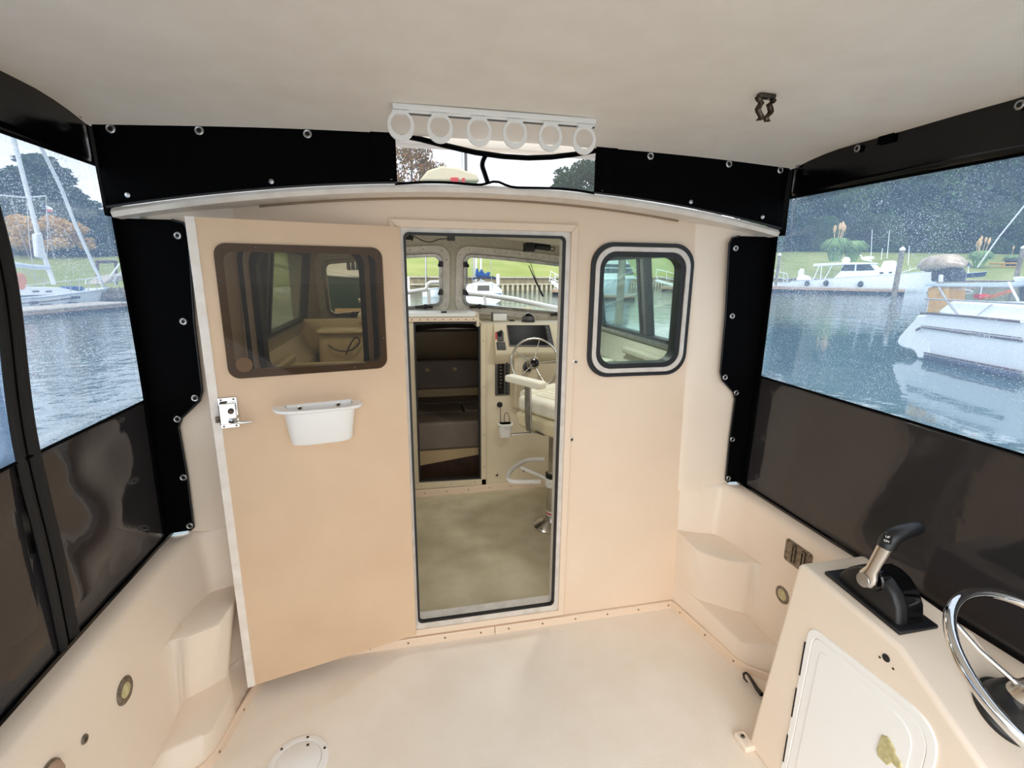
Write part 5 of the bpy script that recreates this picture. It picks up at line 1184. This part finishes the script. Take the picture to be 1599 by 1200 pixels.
# trawler seen through the smoked door pane
QS = Side(wp(470, 482), wp(562, 490)); tw = thing('trawler', 'dark green trawler with white cabin seen through the smoked door pane', 'boat', tuple(QS.P(3, ZW, 1)))
sh = [QS.st(u, v) for u, v in ((470, 438), (510, 430), (562, 434), (590, 436))]
hull(QS, sh[0][0], sh[-1][0], sh, 2.8, 'greenhull', tw, bow_rake=.06)
slab(QS, [(500, 432), (503, 406), (528, 402), (555, 404), (566, 414), (572, 436)], .5, 1.8, 'wheelhouse', 'boat', tw, bevel=.04)
for u in (541, 548, 555): slab(QS, [(u, 421), (u, 408), (u+4.5, 409), (u+6, 423)], .47, .06, 'window', 'winddark', tw)
pipe(QS, [(505, 424), (530, 427), (560, 432)], .1, .02, 'rail', 'boat', tw)

# ---------------------------------------------------------------- right: motor yacht, docks, piles
YD, _ = dock('floating_dock', 'long floating dock in front of the white motor yacht, right side', wp(1180, 455.5), wp(1412, 461.5), 2.2, h=.55)
YS = Side(wp(1236, 452.5), wp(1480, 458.5))
yt = thing('motor_yacht', 'white motor yacht with dark cabin windows at the long right dock', 'yacht', tuple(YS.P(8, ZW, 2)))
sh = [YS.st(u, v) for u, v in ((1234, 439.5), (1272, 437.5), (1305, 434), (1340, 432), (1400, 428.5), (1478, 421))]; sh[-1] = YS.st(1481, 420.5, 2.3)
hull(YS, sh[0][0], sh[-1][0], sh, 4.6, 'boat', yt, bow_rake=.10)
slab(YS, [(1300, 436), (1312, 424), (1317, 411), (1366, 411.5), (1380, 424), (1402, 428), (1330, 434)], .7, 3.2, 'deckhouse', 'boat', yt, bevel=.10)
slab(YS, [(1312.5, 423), (1318, 413.5), (1335, 413), (1334, 423)], .62, .12, 'side_window', 'winddark', yt); slab(YS, [(1337, 423), (1338, 413), (1358, 412.5), (1366, 422)], .62, .12, 'side_window', 'winddark', yt)
slab(YS, [(1269, 416), (1271, 412), (1320, 410), (1369, 410.5), (1372, 412.5), (1310, 414)], .6, 3.4, 'roof', 'boat', yt, bevel=.03)
slab(YS, [(1372, 424), (1380, 408), (1396, 407), (1400, 409), (1403, 428)], .9, 2.6, 'pilothouse', 'boat', yt, bevel=.10)
slab(YS, [(1374, 428), (1373, 425.5), (1379, 425), (1380, 427.5)], .60, .2, 'port_light', 'winddark', yt); slab(YS, [(1388, 427), (1388, 424.8), (1393, 424.5), (1393, 426.5)], .60, .2, 'port_light', 'winddark', yt)
a, z = YS.st(1320, 406); obj('radar_dome', MB().ball(YS.P(a, z, 2), (.42, .42, .38), 14, 8), 'boat', yt)
slab(YS, [(1346, 406), (1344, 402.5), (1352, 400.5), (1364, 400.5), (1366, 403), (1358, 406)], 1.8, .5, 'radar_bar', 'boat', yt, bevel=.05)
pipe(YS, [(1343, 398), (1349, 406), (1362, 408)], 1.8, .07, 'radar_arch', 'boat', yt)
for q in ([(1360, 400), (1362, 359)], [(1385, 404), (1389, 360)], [(1376, 405), (1378, 388)], [(1418, 415), (1420, 384)]): pipe(YS, q, 2, .035, 'antenna', 'boat', yt)
for q in ([(1270, 437), (1279, 416)], [(1287, 437), (1299, 415)], [(1281, 436), (1283, 416)]): pipe(YS, q, .6, .06, 'roof_post', 'boat', yt)
pipe(YS, [(1403, 427), (1440, 416), (1478, 411), (1480, 420)], .4, .04, 'bow_rail', 'boat', yt)
for u in (1420, 1440, 1460): pipe(YS, [(u, 425), (u+1, 415)], .4, .03, 'stanchion', 'boat', yt)
for u, v in ((1261, 443), (1290, 442.5), (1344, 444)): a, z = YS.st(u, v); obj('fender', MB().ball(YS.P(a, z, -.25), (.28, .28, .36), 10, 6), 'winddark', yt)
slab(YS, [(1243, 438), (1246, 431), (1254, 429), (1262, 431), (1268, 437)], 1.2, 1.4, 'cockpit_seat', 'boat', yt, bevel=.06)
skf = thing('skiff', 'small white outboard skiff behind the end of the long right dock', 'boat', tuple(YS.P(0, ZW, 3)))
K2 = Side(wp(1196, 450.5)*1.14, wp(1262, 452)*1.14); hull(K2, 0, K2.L, [(0, K2.st(1196, 442)[1]), (K2.L, K2.st(1262, 440)[1])], 2.0, 'boat', skf, bow_rake=.1)
slab(K2, [(1247, 436), (1246, 424), (1251, 419), (1256, 421), (1255, 436)], .8, .5, 'outboard', 'boat', skf, bevel=.05)
G3 = Side(wp(1190, 448.5), wp(1250, 449.5)); gw = thing('gangway', 'white pipe-railed gangway at the far left of the right window', 'gangway', tuple(G3.P(0, .5, 0)))
slab(G3, [(1188, 440), (1215, 442), (1234, 446), (1234, 449), (1188, 446)], 0, 1.6, 'ramp', 'boat', gw)
for o_ in (0, 1.6):
    pipe(G3, [(1186, 422), (1205, 422), (1229, 428), (1231, 436), (1226, 444)], o_, .07, 'handrail', 'boat', gw); pipe(G3, [(1186, 431), (1210, 432), (1229, 437)], o_, .05, 'midrail', 'boat', gw)
    for u, v in ((1202, 422), (1212, 424), (1224, 427)): pipe(G3, [(u, v), (u-1, v+18)], o_, .05, 'post', 'boat', gw)
pile_post('mooring pile standing at the end of the long right dock', 1396, 462, 388, .20)
pile_post('white-capped mooring pile near the picnic table at the right', 1581, 459, 386, .20)
pile_post('short mooring pile at the left edge of the right window', 1210.5, 452, 397, .16)
b_ = Side(wp(1440, 449), wp(1560, 451)); wk = thing('work_boat', 'low navy-hulled boat behind the tan engine cover', 'boat', tuple(b_.P(0, ZW, 0)))
sh = [b_.st(u, v) for u, v in ((1470, 428), (1500, 428), (1548, 424))]; hull(b_, sh[0][0], sh[-1][0], sh, 2.6, 'navy', wk, bow_rake=.08)
slab(b_, [(1488, 416), (1490, 408), (1512, 409), (1518, 416)], .6, 1.4, 'canopy', 'navy', wk, bevel=.04)
for u in (1492, 1512): pipe(b_, [(u, 416), (u, 428)], .6, .05, 'post', 'boat', wk)
# picnic table on the grass and dark bin
pt_ = wp(1560, 451)*1.10; TS2 = Side(V3((pt_.x, pt_.y, 0)), V3((wp(1599, 452)*1.10)[:])); pn = thing('picnic_table', 'orange-brown picnic table on the grass at the far right', 'table', (pt_.x, pt_.y, 1.3))
pipe(TS2, [(1545, 412), (1592, 411.5)], 0, .14, 'tabletop', 'ochre', pn); pipe(TS2, [(1548, 417), (1590, 416.5)], -.6, .09, 'bench', 'ochre', pn)
for u in (1563, 1586): pipe(TS2, [(u-1, 422), (u+2, 412)], 0, .07, 'leg', 'ochre', pn); pipe(TS2, [(u+6, 422), (u+3, 412)], 0, .07, 'leg', 'ochre', pn)
bi = thing('grill_bin', 'dark bin with a lid beside the picnic table at the far right', 'bin', tuple(TS2.P(1, 1.3, 1)))
slab(TS2, [(1571, 421), (1569, 408), (1587, 408), (1586, 421)], 1, .9, 'body', 'winddark', bi); slab(TS2, [(1567, 408), (1570, 404), (1586, 402), (1589, 408)], .9, 1.1, 'lid', 'grayplastic', bi)

# ---------------------------------------------------------------- right: large sailboat close by
SS = Side(wp(1443, 563), wp(1599, 598)); sd = thing('sailboat', 'big white sailboat stern with lettered brown stripe, close on the right', 'sailboat', tuple(SS.P(1, ZW, 1)))
_ax = SS.e; BEAM = 2.9
def sec(s, w_, zs, rake=0):      # one hull station; rake moves the low points forward
    pts = []
    for f, k in ((1, 1), (1.003, .78), (1.004, .55), (.995, .36), (.985, .18), (.965, .04), (.85, -.1), (0, -.3)):
        z = ZW+(zs-ZW)*k; pts.append((s+rake*(1-max(k, 0))**1.2, z, w_*f))
    return [SS.P(a, z, BEAM/2-b2) for a, z, b2 in pts] + [SS.P(a, z, BEAM/2+b2) for a, z, b2 in pts[-2::-1]]
q = [SS.st(u, v) for u, v in ((1444, 490), (1599, 506))]
zsh = lambda s: q[0][1]+(q[1][1]-q[0][1])*(s-q[0][0])/(q[1][0]-q[0][0])
s_st = q[0][0]
stn = [(s_st-.02, .985, .12), (s_st+.25, .99, .10), (s_st+.8, 1.0, .03), (s_st+1.6, 1.0, 0), (s_st+2.8, 1.0, 0), (s_st+4.2, .98, 0), (s_st+6, .75, 0), (s_st+7.5, .35, 0), (s_st+8.6, .02, 0)]
rings = [sec(s, BEAM/2*w_, zsh(min(s, s_st+5))+.02, r) for s, w_, r in stn]
b = MB(); b.loft(rings); b._add(rings[0], [tuple(range(len(rings[0])))]); ho = obj('hull', b, 'boat', sd, smooth=60)
sbm = ho.modifiers.new('s', 'SUBSURF'); sbm.levels = sbm.render_levels = 1
obj('deck', MB().loft([[r[0]+V3((0, 0, -.01)), r[-1]+V3((0, 0, -.01))] for r in rings]), 'boat', sd)
# rounded counter stern that overhangs to the left
ov = [SS.st(u, v, .25) for u, v in ((1444, 492), (1440, 499), (1431, 508), (1422, 518), (1415, 526), (1412, 532), (1413, 537), (1418, 541), (1426, 544), (1433, 545), (1439, 548), (1442, 553), (1444, 559), (1462, 560), (1470, 492))]
b = MB(); b.loft([[SS.P(a+(.10 if i else 0), z, .02+o_) for a, z in ov] for i, o_ in ((1, .0), (0, .25), (0, BEAM-.6), (1, BEAM-.3))], closed=True, cap=True); obj('counter_stern', b, 'boat', sd, bevel=.05, seg=3)
def stripe(name, uv0, uv1, matn, off=-.035):
    a = [SS.st(*p) for p in uv0]; c = [SS.st(*p) for p in uv1]
    b = MB(); b.loft([[SS.P(s, z, off) for s, z in a], [SS.P(s, z, off) for s, z in c]]); o = obj(name, b, matn, sd); m_ = o.modifiers.new('t', 'SOLIDIFY'); m_.thickness = .012; return o
stripe('toe_rail', [(1442, 487.5), (1520, 493), (1599, 501)], [(1442, 490.5), (1520, 496.5), (1599, 505)], 'brown', -.06)
stripe('cove_stripe', [(1442, 508.2), (1520, 517.4), (1599, 527.4)], [(1442, 509.3), (1520, 518.6), (1599, 528.8)], 'brown')
stripe('cove_stripe', [(1433, 514.5), (1441, 510.2), (1480, 515.2), (1519, 520.6)], [(1433.5, 518), (1443, 512.6), (1480, 517.6), (1519, 523.6)], 'brown')
stripe('cove_stripe', [(1549, 524.6), (1599, 531.0)], [(1549, 527.6), (1599, 534.6)], 'brown')
stripe('boot_line', [(1446, 550), (1520, 564), (1599, 579)], [(1446, 552.5), (1520, 567), (1599, 582.5)], 'brown')
stripe('boot_top', [(1446, 553.5), (1520, 568.5), (1599, 584.5)], [(1446, 562), (1520, 577.5), (1599, 596)], 'bootnavy')
a0, z0 = SS.st(1520.5, 522); a1, z1 = SS.st(1547.5, 526.2); dirv = (SS.P(a1, z1, -.035)-SS.P(a0, z0, -.035)); wl_ = dirv.length; dx_ = dirv.normalized(); dn_ = -SS.n; dy_ = dn_.cross(dx_)
if dy_.z < 0: dy_ = -dy_
mid_ = (SS.P(a0, z0, -.035)+SS.P(a1, z1, -.035))*.5
tx = text_mesh('SADLER 34', 1.0, lambda a, b2, t_: V3((a, b2, t_)), 'brown', 'hull_lettering', None, extrude=.002, bold=.025)
xs_ = [v.co.x for v in tx.data.vertices]; sc_ = wl_*.98/(max(xs_)-min(xs_))
for v in tx.data.vertices: v.co = mid_ + dx_*(v.co.x*sc_) + dy_*(v.co.y*sc_) + dn_*(v.co.z*.5+.006)
tx.parent = sd; tx.location = -ORIG[sd.name]
slab(SS, [(1462, 488), (1484, 471), (1488, 470), (1610, 478), (1610, 503), (1500, 493)], .35, 2.1, 'coaming', 'boat', sd, bevel=.04)
pipe(SS, [(1444, 467), (1500, 469.5), (1560, 472.5), (1640, 477)], .1, .016, 'guard_rail', 'alu', sd, 8)
pipe(SS, [(1446, 489), (1450, 467)], .1, .016, 'rail_post', 'alu', sd, 8); pipe(SS, [(1496, 492), (1480, 472), (1466, 449)], .1, .020, 'davit_strut', 'alu', sd, 8)
pipe(SS, [(1526, 493), (1550, 475)], .3, .010, 'stay', 'alu', sd, 6); pipe(SS, [(1500, 455), (1495, 468)], .9, .012, 'wheel_post', 'alu', sd, 6); pipe(SS, [(1497, 458), (1505, 468)], .9, .012, 'wheel_post', 'alu', sd, 6)
a, z = SS.st(1498, 455, .9); C_ = SS.P(a, z, .9); obj('tiller_wheel', MB().tube([C_+SS.e*(.22*math.cos(k*PI/12))+SS.n*(.22*math.sin(k*PI/12))*.9+V3((0, 0, .05*math.cos(k*PI/12+1))) for k in range(24)], .010, 6, closed=True), 'boat', sd)
slab(SS, [(1443, 447), (1448, 442.5), (1560, 441.5), (1578, 441), (1600, 437), (1640, 436), (1640, 441), (1590, 446), (1550, 448.5)], .5, .35, 'davit_beam', 'boatgrey', sd, bevel=.01)
pipe(SS, [(1575, 441), (1590, 470)], .5, .020, 'davit_leg', 'boat', sd, 8)
slab(SS, [(1448, 452), (1450, 449), (1481, 449), (1479, 474), (1466, 488), (1446, 489), (1444, 484), (1448, 468)], .55, .35, 'folded_cover', 'ochre', sd, bevel=.05)
slab(SS, [(1453, 440), (1453, 425), (1460, 420), (1482, 419), (1487, 424), (1485, 440)], .5, .30, 'outboard_engine', 'winddark', sd, bevel=.03)
slab(SS, [(1464, 441), (1465, 429), (1471, 429), (1470, 441)], .46, .05, 'engine_bracket', 'boat', sd)
ec = MB(); eo = [(1435.5, 420), (1437, 412), (1445, 404), (1462, 398), (1478, 397), (1487, 404), (1491, 409), (1489, 416), (1482, 420), (1466, 423), (1446, 425)]
qq = [SS.st(u, v, .55) for u, v in eo]; ca = sum(a for a, _ in qq)/len(qq); cz = sum(z for _, z in qq)/len(qq)
obj('engine_cover', MB().loft([[SS.P(ca+(a-ca)*k, cz+(z-cz)*k, o_) for a, z in qq] for k, o_ in ((.55, .40), (.88, .45), (1, .58), (1, .72), (.85, .86), (.5, .92))], closed=True, cap=True), 'tan', sd, smooth=60)
slab(SS, [(1519, 466), (1520, 460), (1528, 459), (1530, 466)], .9, .2, 'red_box', 'red', sd, bevel=.01)
pipe(SS, [(1529, 466), (1550, 463), (1577, 455)], 1.0, .035, 'orange_pole', 'orange', sd, 8); pipe(SS, [(1531, 460), (1533, 448)], .9, .012, 'rod', 'boat', sd, 6)
pipe(SS, [(1526, 418), (1560, 370), (1599, 322), (1700, 200)], 1.4, .013, 'backstay', 'boat', sd, 6)
slab(SS, [(1580, 436), (1582, 432), (1640, 433), (1640, 441), (1585, 441)], .5, .6, 'solar_panel', 'boat', sd)
slab(SS, [(1590, 470), (1590, 447), (1640, 448), (1640, 474)], .9, .6, 'spray_dodger', 'grayplastic', sd)

# ---------------------------------------------------------------- trees, bushes and pampas grass
def leaf_cloud(name, blobs, n, size, matn, flat=.7):
    """foliage: loose small leaf sprays scattered through overlapping crown lobes"""
    cs_ = np.array([b_[0] for b_ in blobs]); rs = np.array([b_[1] for b_ in blobs]); wgt = np.prod(rs, axis=1)**.67; wgt /= wgt.sum()
    idx = RNG.choice(len(blobs), n, p=wgt); d = RNG.normal(size=(n, 3)); d /= np.linalg.norm(d, axis=1)[:, None]
    rad = RNG.random(n)**.28; P = cs_[idx]+d*rs[idx]*rad[:, None]
    a = RNG.normal(size=(n, 3)); a /= np.linalg.norm(a, axis=1)[:, None]; a[:, 2] *= flat
    b_ = np.cross(a, RNG.normal(size=(n, 3))); b_ /= np.linalg.norm(b_, axis=1)[:, None]
    s_ = size*(.6+.8*RNG.random(n))[:, None]; a = a*s_; b_ = b_*s_*.55
    V = np.stack([P-a, P+b_, P+a, P-b_], 1).reshape(-1, 3); F = np.arange(4*n).reshape(-1, 4)
    me = bpy.data.meshes.new(name); me.from_pydata(V.tolist(), [], F.tolist()); me.materials.append(M[matn]); me.update(); return me
def crown(kind):
    b_ = []
    if kind == 'pine':      # layered, spreading boughs
        for k in range(26):
            t = k/25; z = .30+.68*t; r = .34*(1-t)**.65+.05
            for j in range(2): a = RNG.random()*6.28; b_.append(((r*.75*math.cos(a), r*.75*math.sin(a), z), (.17*(1-t*.5), .17*(1-t*.5), .045)))
    elif kind == 'broad':
        b_.append(((0, 0, .58), (.22, .22, .30)))
        for k in range(22):
            a = RNG.random()*6.28; z = .28+.62*RNG.random(); r = .32*math.sin(min(1, (1.05-z)/.55)*PI/2); b_.append(((r*math.cos(a), r*math.sin(a), z), (.14, .14, .10)))
    elif kind == 'wall':   # tall tree, leafy to the ground
        for k in range(60):
            a = RNG.random()*6.28; z = .05+.88*RNG.random()**.9; r = .26*(1-max(0, z-.6)/.5); b_.append(((r*math.cos(a), r*math.sin(a), z), (.16, .16, .11)))
    elif kind == 'bush':
        for k in range(10): a = RNG.random()*6.28; b_.append(((.3*math.cos(a), .3*math.sin(a), .25+.4*RNG.random()), (.25, .25, .22)))
    return b_
LEAF = {}
def foliage(kind, matn, n, size):
    k = (kind, matn)
    if k not in LEAF: LEAF[k] = leaf_cloud('foliage', crown(kind), n, size, matn)
    return LEAF[k]
TRUNK = MB().tube([(0, 0, -.05), (.01, .0, .3), (-.005, .01, .6), (0, 0, .92)], [.028, .02, .013, .004], 8).mesh('trunk', 'bark')
def tree(u, v_top, d_extra, kind, matn, label, group, wide=1, n=9000, size=.022, base_v=None, name='tree', trunk=True):
    """a tree beyond the lawn's crest in direction u whose top stands at v_top"""
    us = [q[0] for q in shore_px]; k = max(0, min(len(us)-2, np.searchsorted(us, u)-1)); f = (u-us[k])/(us[k+1]-us[k])
    c = crest[k].lerp(crest[k+1], f); g = grow(c, d_extra); d = ray(u, v_top); kk = g.length/math.hypot(d.x, d.y); top_ = EYE+d.z*kk; z0 = c.z-1.0
    if base_v is not None: d2 = ray(u, base_v); z0 = EYE+d2.z*kk
    h_ = top_-z0
    t = thing(name, label, 'tree' if name == 'tree' else 'bush', (g.x, g.y, z0), group)
    rz = RNG.random()*6.28
    for nm, me in (('foliage', foliage(kind, matn, n, size)),)+((('trunk', TRUNK),) if trunk else ()):
        o = bpy.data.objects.new(nm, me); COL.objects.link(o); o.parent = t
    t.scale = (h_*wide, h_*wide, h_); t.rotation_euler = (0, 0, rz); return t
GL, GR_ = 'trees behind the left lawn', 'dense trees behind the right lawn'
tree(95, 250, 6, 'pine', 'leaf_dark', 'tallest layered pine behind the sailboat mast, left window', None, 1.25, 16000, .020)
tree(18, 288, 8, 'pine', 'leaf_dark', 'lower layered pine at the left edge of the left window', None, 1.3)
for i, (u, v) in enumerate(((-60, 300), (55, 318), (130, 312), (168, 322), (205, 330), (250, 330))): tree(u, v, 14+(i % 3)*2, 'wall', 'leaf_dark', f'dark leafy tree behind the left lawn, {ORD[i]} from the left', GL, 1.1)
tree(62, 336, -5, 'broad', 'leaf_gold', 'golden autumn tree left of the mast foot, left window', None, 1.35, 7000, .024); tree(112, 338, -4, 'broad', 'leaf_gold', 'golden autumn tree right of the sailboat mast, left window', None, 1.2)
for i, u in enumerate((10, 60, 105, 150, 190)): tree(u, 372+RNG.random()*6, 1, 'bush', 'leaf_dark', f'dark hedge bush on the crest of the left lawn, {ORD[i]} from the left', 'hedge bushes on the left lawn', 2.2, 5000, .05, name='bush', trunk=False)
for i, u in enumerate(range(1165, 1780, 48)):
    v = 262-((u-1150)*.20) + RNG.random()*20; v = max(v, 110)
    tree(u, v, 12+RNG.random()*5, 'wall', 'leaf_dark' if i % 3 else 'leaf_mid', f'tall dark tree behind the right lawn, {ORD[i]} from the left', GR_, .62, 20000, .021)
for i, u in enumerate(range(1180, 1740, 46)):
    tree(u, 320+RNG.random()*22, 4+RNG.random()*3, 'wall', 'leaf_dark' if i % 2 else 'leaf_mid', f'shorter leafy tree fronting the right tree line, {ORD[i]} from the left', 'front trees of the right tree line', 1.15)
tree(650, 212, 4, 'broad', 'leaf_rust', 'autumn tree with rusty leaves behind the mesh screen, left end', None, .62, 4200, .018)
tree(692, 252, 10, 'broad', 'leaf_rust', 'smaller rusty tree beside the mast behind the mesh screen', None, .5)
tree(896, 244, 6, 'broad', 'leaf_dark', 'round dark tree behind the mesh screen, right end', None, .85)
# clumps of pampas grass
def pampas(u, base_v, dist_k, h_, label, plumes):
    p = wp(u, 452); g = V3((p.x, p.y, 0))*dist_k; d = ray(u, base_v); z = EYE+d.z*(g.length/math.hypot(d.x, d.y)); t = thing('pampas_grass', label, 'grass', (g.x, g.y, z))
    n = 1800; b_ = MB(); V = []; F = []
    for i in range(n):
        a = RNG.random()*6.28; r = RNG.random()**.5; ln = h_*(.6+.4*RNG.random()); x, y = .15*h_*r*math.cos(a), .15*h_*r*math.sin(a); sp = .38*h_*r
        w_ = .02*h_; k = len(V); px, py = -math.sin(a)*w_, math.cos(a)*w_
        m1 = (x+sp*.45*math.cos(a), y+sp*.45*math.sin(a), ln*.75); e1 = (x+sp*1.1*math.cos(a), y+sp*1.1*math.sin(a), ln*(.85-.35*r))
        V += [(x-px, y-py, 0), (x+px, y+py, 0), (m1[0]+px, m1[1]+py, m1[2]), (m1[0]-px, m1[1]-py, m1[2]), e1]; F += [(k, k+1, k+2, k+3), (k+3, k+2, k+4)]
    me = bpy.data.meshes.new('leaves'); me.from_pydata(V, [], F); me.materials.append(M['leaf_reed']); o = bpy.data.objects.new('leaves', me); COL.objects.link(o); o.parent = t
    for i in range(plumes):
        a = RNG.random()*6.28; x, y = .22*h_*math.cos(a)*RNG.random(), .22*h_*math.sin(a)*RNG.random(); zt_ = h_*(1.15+.25*RNG.random())
        b_ = MB(); b_.tube([(x*.6, y*.6, h_*.4), (x, y, zt_-h_*.2)], .012*h_, 5); b_.ball((x*1.05, y*1.05, zt_-h_*.1), (.05*h_, .05*h_, .13*h_), 8, 6); o = obj('plume', b_, 'plume'); o.parent = t
    return t
pampas(1296, 408, 1.22, 4.4, 'leafy pampas clump with tan plumes behind the motor yacht', 5); pampas(1322, 409, 1.25, 4.2, 'dark green grass clump just right of the plumed pampas', 0)
pampas(1520, 418, 1.2, 3.6, 'pampas clump with many tan plumes behind the work boat', 9); pampas(1570, 416, 1.25, 2.6, 'green grass clump with one plume near the picnic table', 1); pampas(1605, 412, 1.3, 3.2, 'green grass clump at the right edge above the picnic table', 0)
# mast and hardtop of a neighbour seen through the mesh screen
ns = Side(wp(655, 457), wp(745, 457)); nb = thing('neighbour_boat', 'pale boat canopy with mast and red box seen through the mesh screen', 'boat', tuple(ns.P(0, 3, 0)))
slab(ns, [(655, 282), (668, 266), (690, 259), (715, 262), (745, 272), (750, 283)], 0, 3.2, 'canopy', 'seatback', nb, bevel=.15)
pipe(ns, [(728, 455), (728, 300), (727, 225)], 1, .12, 'mast', 'grayplastic', nb); pipe(ns, [(720, 300), (719, 225)], 1, .16, 'radar_post', 'boat', nb)
slab(ns, [(704, 285), (704, 277), (716, 277), (716, 285)], -.2, .5, 'red_box', 'red', nb, bevel=.05); slab(ns, [(722, 286), (722, 278), (726, 278), (726, 286)], -.2, .3, 'red_flag', 'red', nb, bevel=0)
for u in (665, 740): pipe(ns, [(u, 455), (u, 282)], 1, .08, 'canopy_post', 'alu', nb)
